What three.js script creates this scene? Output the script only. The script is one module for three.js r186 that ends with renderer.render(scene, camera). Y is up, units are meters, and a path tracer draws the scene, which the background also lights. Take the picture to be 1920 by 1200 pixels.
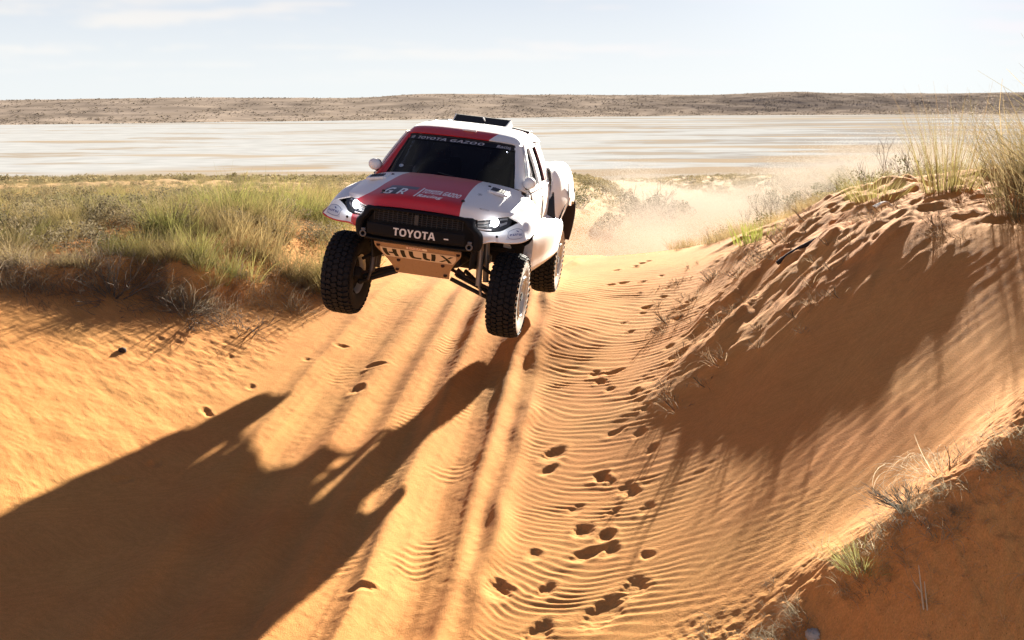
import * as THREE from 'three';
import { createNoise2D } from 'simplex-noise';
import { mergeGeometries } from 'three/addons/utils/BufferGeometryUtils.js';
import { MarchingCubes } from 'three/addons/objects/MarchingCubes.js';
import { RoundedBoxGeometry } from 'three/addons/geometries/RoundedBoxGeometry.js';
import { TextGeometry } from 'three/addons/geometries/TextGeometry.js';
import { FontLoader } from 'three/addons/loaders/FontLoader.js';

// ------------------------------------------------------------------ camera, sky, sun, exposure
const scene = new THREE.Scene();
const camera = new THREE.PerspectiveCamera(32.94, 1.6, 0.1, 9000);
camera.position.set(0, 3.4, 0);
camera.rotation.set(-11.07 * Math.PI / 180, 0, -0.25 * Math.PI / 180, 'XYZ');
const renderer = new THREE.WebGLRenderer({ antialias: true });
renderer.toneMapping = THREE.LinearToneMapping;
renderer.toneMappingExposure = 5.1;
renderer.shadowMap.enabled = true;

const SUN_ELEV = 13.5 * Math.PI / 180, SUN_AZ = 17.5 * Math.PI / 180;      // low sun ahead of the camera, to the right
const sunDir = new THREE.Vector3(Math.sin(SUN_AZ) * Math.cos(SUN_ELEV), Math.sin(SUN_ELEV), -Math.cos(SUN_AZ) * Math.cos(SUN_ELEV));
const sun = new THREE.DirectionalLight(new THREE.Color(1, 0.93, 0.8), 5);
sun.position.copy(sunDir).multiplyScalar(120);
sun.target.position.set(0, 0, -10);
sun.castShadow = true;
sun.shadow.mapSize.set(4096, 4096);
sun.shadow.radius = 1.3;
Object.assign(sun.shadow.camera, { left: -40, right: 40, top: 40, bottom: -40, near: 1, far: 300 });
scene.add(sun, sun.target);

function rngOf(seed) { let s = seed | 0; return () => { s = (s + 0x6d2b79f5) | 0; let t = Math.imul(s ^ (s >>> 15), 1 | s); t = (t + Math.imul(t ^ (t >>> 7), 61 | t)) ^ t; return ((t ^ (t >>> 14)) >>> 0) / 4294967296; }; }
const n2 = createNoise2D(rngOf(11)), n2b = createNoise2D(rngOf(77));
const fbm = (x, y, o = 4) => { let s = 0, a = 0.5; for (let i = 0; i < o; i++) { s += a * n2(x, y); x = x * 2.03 + 7.1; y = y * 2.03 - 3.7; a *= 0.5; } return s; };
const clamp = (v, a = 0, b = 1) => Math.min(b, Math.max(a, v));
const lerp = (a, b, t) => a + (b - a) * t;
const sst = (a, b, v) => { const t = clamp((v - a) / (b - a)); return t * t * (3 - 2 * t); };
const splus = (v, k = 0.25) => (v > 8 * k ? v : k * Math.log(1 + Math.exp(v / k)));
const smin = (a, b, k = 0.2) => -splus(b - a, k) + b;
function knots(list) {                                                     // smooth curve through [t, value] pairs
  return (t) => {
    if (t <= list[0][0]) return list[0][1];
    const n = list.length - 1;
    if (t >= list[n][0]) return list[n][1];
    let i = 0; while (t > list[i + 1][0]) i++;
    const [x0, y0] = list[i], [x1, y1] = list[i + 1], w = x1 - x0, u = (t - x0) / w;
    const m0 = i ? (y1 - list[i - 1][1]) / (x1 - list[i - 1][0]) : (y1 - y0) / w, m1 = i < n - 1 ? (list[i + 2][1] - y0) / (list[i + 2][0] - x0) : (y1 - y0) / w;
    const u2 = u * u, u3 = u2 * u;
    return (2 * u3 - 3 * u2 + 1) * y0 + (u3 - 2 * u2 + u) * w * m0 + (3 * u2 - 2 * u3) * y1 + (u3 - u2) * w * m1;
  };
}

{ // clear, dry sky: pale and bright low down, deep blue overhead, whiter round the sun, a few thin wisps of cirrus
  const W = 2048, H = 1024, data = new Float32Array(W * H * 4), d = new THREE.Vector3();
  const zen = [0.0065, 0.0068, 0.012], low = [0.174, 0.182, 0.183], reach = [0.19, 0.215, 0.34];
  for (let j = 0; j < H; j++) for (let i = 0; i < W; i++) {
    const el = ((j + 0.5) / H - 0.5) * Math.PI, az = ((i + 0.5) / W - 0.5) * 2 * Math.PI;
    d.set(Math.cos(el) * Math.cos(az), Math.sin(el), Math.cos(el) * Math.sin(az));
    const e = Math.max(0, el), b = 1 / (1 + (e / 0.2) ** 2);
    const cs = clamp(d.dot(sunDir), -1, 1), aur = 0.014 * Math.exp((cs - 1) * 9) + 0.09 * Math.exp((cs - 1) * 120);
    let w = 0;
    if (el > 0.004) {
      const k = 1 / (Math.sin(e) + 0.06), cx = d.x * k, cz = d.z * k;
      const q = fbm(cx * 0.22 + 9, cz * 0.6 - 4, 5) + 0.5 * fbm(cx * 0.9, cz * 2.4, 4);
      w = sst(0.02, 0.5, q) * 0.95 * sst(0.01, 0.07, e);
    }
    for (let c = 0; c < 3; c++) {
      let v = zen[c] + (low[c] - zen[c]) / (1 + (e / reach[c]) ** 2);
      v += aur * [1, 0.95, 0.85][c];
      v = lerp(v, Math.max(v, [0.20, 0.197, 0.19][c] * (0.35 + 0.65 * b)), w);
      data[(j * W + i) * 4 + c] = v;
    }
    data[(j * W + i) * 4 + 3] = 1;
  }
  const tex = new THREE.DataTexture(data, W, H, THREE.RGBAFormat, THREE.FloatType);
  tex.mapping = THREE.EquirectangularReflectionMapping; tex.magFilter = THREE.LinearFilter; tex.needsUpdate = true;
  scene.background = tex; scene.environment = tex;
}

// ------------------------------------------------------------------ naming helpers
const taken = new Map();
function numbered(name) { const n = taken.get(name) ?? 0; taken.set(name, n + 1); return n ? `${name}_${String(n).padStart(3, '0')}` : name; }
function shade(o) { o.traverse((m) => { if (m.isMesh) { m.castShadow = true; m.receiveShadow = true; } }); return o; }
function tag(o, label, category, group) { o.userData = { ...o.userData, label, category }; if (group) o.userData.group = group; return o; }
function thing(name, label, category, pos = [0, 0, 0], turn = 0, group) {
  const o = new THREE.Group(); o.name = numbered(name); o.position.set(...pos); o.rotation.y = turn; scene.add(o);
  return tag(o, label, category, group);
}
function part(name, geo, mat, parent, label) {
  const m = new THREE.Mesh(geo, mat); m.name = name; m.castShadow = m.receiveShadow = true; parent.add(m);
  if (label) m.userData.label = label;
  return m;
}
function struct(name, geo, mat, kind = 'structure') {
  const m = new THREE.Mesh(geo, mat); m.name = numbered(name); m.castShadow = m.receiveShadow = true; m.userData.kind = kind; scene.add(m); return m;
}
function stuff(name, label, category, geo, mat, mats, colors) {
  const m = new THREE.InstancedMesh(geo, mat, mats.length); m.name = numbered(name); m.castShadow = m.receiveShadow = true;
  mats.forEach((a, i) => m.setMatrixAt(i, a)); if (colors) colors.forEach((c, i) => m.setColorAt(i, c));
  m.userData = { kind: 'stuff', label, category }; scene.add(m); return m;
}

// ------------------------------------------------------------------ the ground: a sand track cut through a dune crest, t = metres ahead of the camera
const floorY = knots([[-30, -0.6], [0, -0.2], [4, -0.1], [7, -0.04], [9, 0.02], [11, 0.15], [14, 0.42], [17, 0.63], [20, 0.6], [23, 0.25], [27, -0.5], [32, -1.25], [36, -1.45], [40, -1.3], [44, -1.4], [60, -2.5], [100, -4.6], [170, -8.5], [250, -12.6], [320, -13.4]]);
const trackX = knots([[-30, -5], [0, -2.4], [7, -1.7], [9, -1.5], [12, -1.2], [16.6, -0.8], [20, -0.2], [25, 1.3], [32, 3.7], [40, 5.9], [60, 9.8], [80, 12], [120, 15], [250, 20]]);
const plainY = knots([[-30, 1.2], [8, 1.25], [12, 1.35], [18, 1.45], [24, 1.15], [40, 0.2], [80, -2.0], [150, -6.2], [240, -12.1], [300, -13.2], [330, -13.4]]);
const FEET = [[2.37,-18.6,1.5,0.9,0.036],[2.01,-16.51,1,1,0.036],[2.1,-18.14,1.5,0.8,0.045],[1.75,-17.87,1.1,0.9,0.038],[1.73,-16.63,0.7,1,0.046],[1.54,-16.54,0.6,0.9,0.037],[2.35,-16.82,1.4,0.8,0.045],[2.17,-15.3,1.6,0.9,0.053],[1.89,-14.85,0.8,1,0.049],[2.43,-14.47,0.8,1.1,0.048],[2.28,-14.24,1.1,1.2,0.052],[2.17,-14.07,1.2,1,0.035],[2.14,-13.66,1.7,1.3,0.041],[1.86,-13.48,1.8,0.9,0.05],[1.86,-11.79,1,1.4,0.049],[2.12,-12.54,0.5,1.5,0.042],[0.97,-12.19,1.5,1.1,0.035],[1.18,-12.13,0.3,1.1,0.045],[1,-11.88,1.7,1,0.047],[1.31,-11.11,1.4,0.8,0.051],[1.34,-10.38,1.2,0.8,0.047],[1,-10.1,0.4,0.9,0.042],[0.4,-9.94,1.1,1.5,0.052],[0.33,-9.54,1,1,0.044],[0.78,-9.14,1.1,1,0.046],[0.79,-9.06,1.5,0.9,0.052],[0.85,-8.91,1.4,0.7,0.042],[0.99,-8.54,1.4,1,0.049],[0.82,-8.27,1,0.6,0.055],[0.55,-8.05,1.7,1.2,0.049],[0.72,-7.85,1.4,1,0.054],[0.16,-7.79,1.5,0.9,0.036],[0.57,-7.61,0.4,1.3,0.046],[-0.11,-7.26,1.7,1.4,0.042],[0.23,-7.14,1.2,1,0.041],[0.6,-6.62,1,2,0.046],[0.16,-6.54,1.2,1.4,0.043],[0.82,-6.83,1.5,1.4,0.038],[0.96,-7.26,1.8,0.7,0.048],[-1.77,-11.99,1.5,1.3,0.05],[-1.66,-12.83,0.4,1.2,0.043],[-2.18,-13.54,0.5,0.8,0.049],[-2.94,-11.81,1.5,0.7,0.047],[-3.21,-10.94,1.9,0.8,0.055],[-3.16,-10.87,1.9,0.7,0.047],[-3.36,-12.57,1.7,0.5,0.054],[-2.52,-12.93,1.6,0.6,0.041],[-3.31,-9.57,1.3,0.9,0.054],[-3.44,-9.12,0.9,0.9,0.047],[-1.09,-7.3,0.5,0.9,0.048],[0.61,-8.11,1.38,0.67,0.027],[0.52,-8.52,1.09,0.93,0.025],[1.07,-11.52,1.34,0.83,0.038],[1.52,-13.69,1.07,0.91,0.04],[1.51,-14.22,1.06,0.78,0.036],[1.79,-14.57,1.37,0.77,0.029],[1.89,-15.78,1.39,0.74,0.036],[2.07,-17.97,1.61,0.82,0.029],[2.23,-18.41,1.79,0.98,0.036],[0.73,-7.55,1.3,0.93,0.04],[1.06,-8.1,1.3,0.9,0.028],[0.96,-8.68,1.25,0.98,0.037],[1.25,-9.31,1.22,0.89,0.033],[1.2,-9.83,1.29,0.88,0.039],[1.48,-10.39,1.55,0.89,0.044],[1.81,-11.65,1.45,0.72,0.04],[1.84,-12.36,1.38,0.92,0.037],[2.31,-15.82,1.37,0.87,0.036]];                                                           // footprints: [x, z, turn, scale]
const feetNear = new Map();
for (const f of FEET) for (let i = -1; i <= 1; i++) for (let j = -1; j <= 1; j++) {
  const k = `${Math.floor(f[0] / 0.5) + i},${Math.floor(f[1] / 0.5) + j}`;
  if (!feetNear.has(k)) feetNear.set(k, []);
  feetNear.get(k).push(f);
}
const brinkT = (x) => 5.5 + 0.18 * Math.sin(x * 2.3) + 0.12 * n2(x * 1.3, 4) + 0.35 * splus(x - 3, 0.3) - 0.9 * splus(1.25 - x, 0.15);
const browT = (x) => 13.75 + (x + 5.1) * 0.5 + 0.55 * n2(x * 0.8, 8.2) + 0.12 * n2(x * 3.1, 1.2);

function broad(x, z) {                                                     // the large shapes
  const t = -z, u = x - trackX(t), fl = floorY(t), far = sst(21, 34, t);
  const pl = plainY(t) + (0.25 * fbm(x * 0.11, z * 0.11, 3) + 0.10 * fbm(x * 0.5, z * 0.5, 3)) * sst(9, 16, t) + far * sst(0, 30, t - 34) * 0.5 * fbm(x * 0.03 + 5, z * 0.05, 3);
  // left bank with a grassy brow
  const w = -u - 1.5;
  let left = fl + 0.31 * splus(w, 0.35);
  left += 0.58 * sst(-0.05, 0.42, t - browT(x)) * sst(-2.8, -4.9, x) * (1 - sst(17, 24, t));
  left = smin(left, pl + 0.15, 0.15);
  // right bank, steeper near the camera
  const v = u - 1.4, k = lerp(0.64, lerp(0.75, 0.4, sst(14.5, 20, t)), sst(7.5, 11.5, t)), v0 = lerp(1.2, 2.6, sst(10, 17.5, t));
  let right = fl + 0.09 * clamp(v, 0, 3) + k * splus(v - v0, 0.4);
  const rtop = lerp(lerp(2.7, 2.25, sst(8, 13, t)), pl, sst(15, 30, t)) + 0.2 * n2(x * 0.25, z * 0.25);
  right = smin(right, rtop, 0.25);
  // spur with a shaded slip face close to the camera
  const bt = brinkT(x), sl = sst(1.1, 1.7, x);
  right += sl * (0.32 * Math.exp(-(((t - bt) / 0.55) ** 2)) * sst(1.2, 2.2, x) - 0.8 * splus(bt - t, 0.07));
  right += 0.13 * sst(0.2, 1.0, u) * (1 - sst(1.5, 2.6, u)) * sst(12.3, 14.2, t) * (1 - sst(15.5, 18.5, t));
  return u < 0 ? left : right;
}
function ridgeNoise(x, y) { return 1 - Math.abs(n2b(x, y)) * 2; }
function ground(x, z) {
  const t = -z;
  let y = broad(x, z);
  if (t > 60 || t < -20) return y;
  const u = x - trackX(t), v = u - 1.4, v0 = lerp(1.2, 2.6, sst(10, 17.5, t)), near = 1 - sst(40, 60, t);
  // wheel ruts and loose ridges along the track
  const inTrack = sst(1.75, 1.3, Math.abs(u + 0.02)), wob = 0.07 * n2(t * 0.16, 3.3), uu = u + wob;
  if (inTrack > 0) {
    const g = (c, s) => Math.exp(-(((uu - c) / s) ** 2));
    let r = -0.09 * g(0.88, 0.19) - 0.045 * g(-0.8, 0.22) + 0.065 * g(1.2, 0.09) + 0.06 * g(0.55, 0.10) - 0.035 * g(0.30, 0.12) + 0.03 * g(0.06, 0.10) - 0.03 * g(-0.16, 0.12) + 0.035 * g(-0.42, 0.12) + 0.03 * g(-1.14, 0.14);
    r += 0.007 * ridgeNoise(uu * 2.4 + 3, t * 0.05) + 0.002 * ridgeNoise(uu * 6 - 2, t * 0.1);
    r += 0.006 * fbm(x * 1.5, z * 0.9, 3) + 0.003 * fbm(x * 8, z * 6, 3);
    // ribs pressed by the tyres
    const rib = sst(0.25, 0.5, n2(t * 0.5 + 20, uu * 0.7)) * (g(0.82, 0.2) + g(0.25, 0.14) + g(-0.8, 0.2) * 0.6);
    r += 0.004 * rib * Math.sin(t * 62 + 2.2 * n2(uu * 3, t * 1.2));
    y += r * inTrack * near;
  }
  // a small bank where the track was cut
  y += near * (0.07 * Math.exp(-(((v - 0.03 + 0.05 * n2(t * 0.9, 7)) / 0.10) ** 2)) - 0.04 * Math.exp(-(((v + 0.16) / 0.12) ** 2))) * (0.6 + 0.5 * n2(t * 0.35, 1));
  if (t < 30) {
    // wind ripples on the right bank
    const lowR = sst(0.0, 0.25, v) * (1 - sst(2.2, 3.3, v + 0.35 * n2(x * 0.6, z * 0.6))), farR = 1 - sst(15.5, 19, t);
    const steep = sst(1.1, 2.0, v) * sst(12.5, 9.5, t + 0.5 * n2(x, z)) * (1 - sst(4.2, 5.4, v));
    const crest = (ph) => { const q = ph - Math.floor(ph), p = q < 0.66 ? q / 0.66 : (1 - q) / 0.34; return (p * p * (3 - 2 * p) - 0.5) * 2; };
    const w1 = 0.0038 * lerp(0.85, 1.25, sst(8, 15, t)) * lowR * farR * (0.6 + 0.5 * sst(-0.5, 0.5, n2(x * 0.8 + 3, z * 0.5))) * sst(5.6, 6.6, t) * (1 - 0.75 * steep);
    if (w1 > 0.0002) y += w1 * crest(Math.log(0.098 + 0.0088 * (t - 8 + 0.5 * v - 0.7 * splus(0.35 - v, 0.12) + 0.09 * n2(x * 0.6, z * 0.8) + 0.022 * n2(x * 1.9, z * 2.9))) / 0.0088 + 0.8 * n2(x * 0.3, z * 0.35)) * (0.72 + 0.6 * n2b(x * 1.6, z * 2.6));
    const w2 = 0.0015 * steep * sst(5.6, 6.4, t) * (0.55 + 0.6 * sst(-0.5, 0.5, n2b(x * 0.9, z * 0.7)));
    if (w2 > 0.0002) y += w2 * crest((0.86 * t - 0.42 * v + 0.09 * n2(x * 0.8 + 5, z * 0.8) + 0.02 * n2(x * 2.5, z * 2.5)) / 0.165);
    // slumped, streaked sand with buried roots on the upper right bank
    const rough = sst(-0.3, 0.7, v - v0 + 0.5 * n2(x * 0.5 + 9, z * 0.4)) * sst(9.6, 12.5, t + 0.3 * v) * (1 - sst(17, 21, t));
    const a = -0.61 * x + 0.79 * z, b = 0.79 * x + 0.61 * z;                 // along and across the streaks
    if (rough > 0) {
      y += rough * (0.085 * sst(-0.35, 0.45, n2(b * 0.75, a * 0.26) + 0.25 * n2(x * 1.7, z * 1.7)) + 0.045 * fbm(b * 2.3, a * 0.4, 3) + 0.012 * fbm(b * 6, a * 1.6, 3));
      y += rough * 0.010 * fbm(x * 5, z * 5, 2) * sst(0.1, 0.5, n2(x * 0.8, z * 0.8));
    }
    const lump = sst(0.1, 1.1, v - v0) * sst(8.6, 11.5, t) * (1 - sst(17, 21, t));
    y += lump * (0.09 * fbm(b * 1.3 + 3, a * 0.45, 3) + 0.04 * sst(0.1, 0.5, n2(b * 1.9, a * 0.8)));
    const fine = sst(1.0, 2.0, v) * (1 - rough);
    y += fine * 0.0045 * fbm(b * 5, a * 0.8, 3);
    // clods along the spur
    const sp = sst(0.4, 1.0, x) * Math.exp(-(((t - brinkT(x)) / 0.5) ** 2));
    y += sp * (0.03 * fbm(x * 4, z * 4, 4) + 0.012 * fbm(x * 13, z * 13, 3) + 0.008 * ridgeNoise(x * 6, z * 3));
    y += sst(0.4, 1.4, x) * sst(0.2, -0.3, t - brinkT(x)) * (0.022 * fbm(x * 3, z * 3, 4) + 0.008 * fbm(x * 12, z * 12, 3));
    // wind lines and litter on the left bank
    const lf = sst(1.5, 2.2, -u);
    y += lf * (0.005 * fbm((x * 0.8 - z * 0.6) * 3.2, (x * 0.6 + z * 0.8) * 0.7, 3) + 0.014 * fbm(x * 1.3, z * 1.3, 3) + 0.0035 * fbm(x * 11, z * 11, 3) + sst(10.5, 13, t) * 0.016 * fbm(x * 5, z * 5, 3));
    const list = feetNear.get(`${Math.floor(x / 0.5)},${Math.floor(z / 0.5)}`);
    if (list) for (const [fx, fz, ft, f0, dp] of list) {
      const fs = 0.78 * f0, dx = x - fx, dz = z - fz, c = Math.cos(ft), s = Math.sin(ft);
      const p = (dx * c - dz * s) / (0.16 * fs), q = (dx * s + dz * c) / (0.092 * fs), d = Math.hypot(p, q * (1 + 0.25 * p));
      if (d < 2.2) y += Math.min(1.15, f0) * 0.5 * (dp ?? 0.05) * (-1.15 * (1 - sst(0.35, 1.1, d + 0.12 * n2(x * 14, z * 14))) * (0.8 + 0.3 * p) + 0.22 * Math.exp(-(((d - 1.28) / 0.3) ** 2)) * (0.7 + 0.5 * n2(x * 5, z * 5)));
    }
  } else y += 0.05 * fbm(x * 0.8, z * 0.8, 3) * near;
  return y;
}

const sandMaps = (() => {
  const N = 512, rnd = rngOf(5), col = new Uint8Array(N * N * 4), bmp = new Uint8Array(N * N * 4);
  const per = (x, y, f) => { const a = x / N * 2 * Math.PI, b = y / N * 2 * Math.PI; return n2(Math.cos(a) * f + Math.cos(b) * f * 1.3 + 4, Math.sin(a) * f + Math.sin(b) * f * 1.3); };
  for (let y = 0; y < N; y++) for (let x = 0; x < N; x++) {
    const i = (y * N + x) * 4, g = rnd(), m = 0.5 * per(x, y, 3) + 0.35 * per(x + 91, y + 17, 9);
    const v = 222 + 12 * m + (g - 0.5) * 34 - (rnd() < 0.004 ? 70 : 0);
    col[i] = clamp(v, 0, 255); col[i + 1] = clamp(v - 2 + (rnd() - 0.5) * 8, 0, 255); col[i + 2] = clamp(v - 4 + (rnd() - 0.5) * 12, 0, 255); col[i + 3] = 255;
    const h = 128 + (rnd() - 0.5) * 120 + 40 * per(x + 5, y + 40, 14); bmp[i] = bmp[i + 1] = bmp[i + 2] = clamp(h, 0, 255); bmp[i + 3] = 255;
  }
  const mk = (d, srgb) => { const t = new THREE.DataTexture(d, N, N); t.wrapS = t.wrapT = THREE.RepeatWrapping; t.magFilter = THREE.LinearFilter; if (srgb) t.colorSpace = THREE.SRGBColorSpace; t.repeat.set(0.62, 0.62); t.needsUpdate = true; return t; };
  return { map: mk(col, true), bumpMap: mk(bmp, false) };
})();
const sandMat = new THREE.MeshPhysicalMaterial({ ...sandMaps, bumpScale: 0.004, roughness: 1, specularIntensity: 0.08, vertexColors: true });

{
  const ang = []; let deg = -180;
  while (deg < 180) { ang.push(deg * Math.PI / 180); const q = Math.abs(deg + 1e-6); deg += q < 29.5 ? 0.1 : q < 36 ? 0.5 : 3; }
  const rad = [0.5]; let r = 0.5;
  while (r < 340) { const fine = Math.min(Math.max(0.0105, r * r * 0.00026), 0.027); r += r < 4.6 ? 0.12 : r < 19.5 ? fine : Math.min(0.027 + (r - 19.5) * 0.02, 8); rad.push(r); }
  rad.push(420, 600, 900, 1400, 2200, 3200);
  const A = ang.length, R = rad.length, pos = new Float32Array(A * R * 3), uv = new Float32Array(A * R * 2), col = new Float32Array(A * R * 3), idx = new Uint32Array(A * (R - 1) * 6);
  const sand = [0.61, 0.288, 0.096], soil = [0.44, 0.285, 0.135];
  for (let j = 0, k = 0; j < R; j++) for (let i = 0; i < A; i++, k++) {
    const x = Math.sin(ang[i]) * rad[j], z = -Math.cos(ang[i]) * rad[j], t = -z;
    pos[k * 3] = x; pos[k * 3 + 1] = ground(x, z) ; pos[k * 3 + 2] = z; uv[k * 2] = x; uv[k * 2 + 1] = -z;
    const v = x - trackX(t) - 1.4;
    const hue = 1 + 0.10 * fbm(x * 0.45, z * 0.45, 3);                       // grains of uneven colour all over
    const so = sst(24, 48, t) * (1 - 0.8 * sst(2.2, 1.4, Math.abs(v + 1.4)) * (1 - sst(60, 90, t)));
    const mt = 1 + 0.05 * n2(x * 0.7 + 3, z * 0.7) + 0.03 * n2b(x * 3, z * 3);
    for (let c = 0; c < 3; c++) col[k * 3 + c] = lerp(sand[c] * (c ? hue : 1), soil[c], so) * mt * 1.28;
  }
  let q = 0;
  for (let j = 0; j < R - 1; j++) for (let i = 0; i < A; i++) {
    const a = j * A + i, b = j * A + (i + 1) % A, c = a + A, d = b + A;
    idx[q++] = a; idx[q++] = b; idx[q++] = c; idx[q++] = b; idx[q++] = d; idx[q++] = c;
  }
  const g = new THREE.BufferGeometry();
  g.setAttribute('position', new THREE.BufferAttribute(pos, 3)); g.setAttribute('uv', new THREE.BufferAttribute(uv, 2)); g.setAttribute('color', new THREE.BufferAttribute(col, 3));
  g.setIndex(new THREE.BufferAttribute(idx, 1)); g.computeVertexNormals();
  struct('ground', g, sandMat);
}

{ // dry salt pan: one flat sheet with stains and water lines drawn out by the wind
  const N = 2048, d = new Uint8Array(N * N * 4), SX = 4200, SZ = 3400;
  for (let j = 0; j < N; j++) for (let i = 0; i < N; i++) {
    const x = (i / N - 0.5) * SX, t = j / N * SZ, rt = clamp((x / Math.max(t, 1) + 0.02) / 0.4);
    const xs = x / Math.max(t, 150) * 700, ts = Math.log(Math.max(t, 150)) * 9, lw = fbm(xs * 0.0042 + 3, ts * 0.75, 5), fi = fbm(xs * 0.034, ts * 2.6, 5), ba = fbm(xs * 0.0022 + 8, ts * 0.5 - 5, 4);
    const shore = 1 - sst(0, 55, t - 245 - 18 * n2(x * 0.02, 5));
    const tan = clamp(sst(0.14, 0.34, ba + 0.34 * rt - 0.14) * 0.75 + shore * 0.9 + 0.5 * sst(0.2, 0.4, lw + 0.25 * fi)), grey = clamp(sst(-0.12, 0.35, lw + 0.55 * rt + 0.35 * fi - 0.26) * 0.95);
    for (let c = 0; c < 3; c++) {
      let v = [0.405, 0.408, 0.405][c] * (1 + 0.14 * fi + 0.10 * fbm(x * 0.05, t * 0.05, 3));
      v = lerp(v, [0.275, 0.26, 0.245][c], grey); v = lerp(v, [0.35, 0.28, 0.205][c], tan);
      d[(j * N + i) * 4 + c] = clamp(Math.round(255 * (v < 0.0031 ? v * 12.92 : 1.055 * Math.pow(v, 1 / 2.4) - 0.055)), 0, 255);
    }
    d[(j * N + i) * 4 + 3] = 255;
  }
  const tex = new THREE.DataTexture(d, N, N); tex.colorSpace = THREE.SRGBColorSpace; tex.magFilter = THREE.LinearFilter; tex.needsUpdate = true;
  const g = new THREE.PlaneGeometry(SX, SZ, 60, 60); g.rotateX(-Math.PI / 2); g.translate(0, -12, -SZ / 2);
  const uv = g.attributes.uv, p = g.attributes.position;
  for (let i = 0; i < p.count; i++) { uv.setXY(i, p.getX(i) / SX + 0.5, -p.getZ(i) / SZ); if (p.getZ(i) > -210) p.setY(i, -14.5); }
  struct('salt_pan', g, new THREE.MeshPhysicalMaterial({ map: tex, roughness: 1, specularIntensity: 0 }));
}

const hillEdge = (x) => 1150 + 1000 * sst(-700, 500, x) + 30 * n2(x * 0.004, 2);   // far shore of the pan
const hillTop = knots([[-2200, 12], [-700, 13.5], [-600, 14.5], [-470, 17], [-420, 18], [-300, 18.5], [-220, 19], [-150, 25], [-60, 26], [200, 27], [420, 29], [560, 34], [650, 31], [900, 29], [1020, 31], [1500, 30], [2600, 28]]);
function hillY(x, s) {                                                     // s = 0 at the shore, 1 at the crest
  const rise = (hillTop(x) + 15.4) * (0.25 * s + 0.75 * sst(0, 1, s));
  return -12.3 + rise * (1 + 0.0 * s) + (1 - s * 0.8) * 5 * s * fbm(x * 0.006, s * 3, 4) + 0.8 * s * fbm(x * 0.05, s * 9, 3);
}
{
  const NX = 420, NS = 40, pos = [], idx = [], col = [];
  for (let j = 0; j <= NS; j++) for (let i = 0; i <= NX; i++) {
    const x0 = (i / NX - 0.5) * 4400, s = j / NS * 1.12, sc = 1 + s * 0.12, x = x0 * sc, t = hillEdge(x0) + s * 330;
    pos.push(x, s <= 1 ? hillY(x0, s) : hillY(x0, 1) - (s - 1) * 90, -t);
    const m = 0.95 + 0.55 * fbm(x0 * 0.012, s * 6, 4), w = sst(0.05, 0.4, fbm(x0 * 0.03 + 7, s * 14, 3)) * (1 - s);
    col.push(lerp(0.33, 0.48, w * 0.7) * m, lerp(0.265, 0.38, w * 0.7) * m, lerp(0.215, 0.285, w * 0.7) * m);
  }
  for (let j = 0; j < NS; j++) for (let i = 0; i < NX; i++) { const a = j * (NX + 1) + i, b = a + 1, c = a + NX + 1, d = c + 1; idx.push(a, b, c, b, d, c); }
  const g = new THREE.BufferGeometry(); g.setAttribute('position', new THREE.Float32BufferAttribute(pos, 3)); g.setAttribute('color', new THREE.Float32BufferAttribute(col, 3)); g.setIndex(idx); g.computeVertexNormals();
  struct('hills', g, new THREE.MeshPhysicalMaterial({ vertexColors: true, roughness: 1, specularIntensity: 0 }));
}

// ------------------------------------------------------------------ the rally pickup, caught in the air. Own axes: x to its left, y up, z forward, front axle at z = 0
const font = await new FontLoader().loadAsync('fonts/droid/droid_sans_bold.typeface.json');
const cr = (a, b, c, d, t) => 0.5 * (2 * b + (c - a) * t + (2 * a - 5 * b + 4 * c - d) * t * t + (3 * b - a - 3 * c + d) * t * t * t);
function spline(pts, s) {
  const n = pts.length - 1; if (n === 0) return pts[0];
  const f = clamp(s) * n, i = Math.min(n - 1, Math.floor(f)), t = f - i, b = pts[i], c = pts[i + 1];
  const a = i ? pts[i - 1] : b.map((v, k) => 2 * v - c[k]), d = i < n - 1 ? pts[i + 2] : c.map((v, k) => 2 * v - b[k]);
  return b.map((v, k) => cr(a[k], v, c[k], d[k], t));
}
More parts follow.
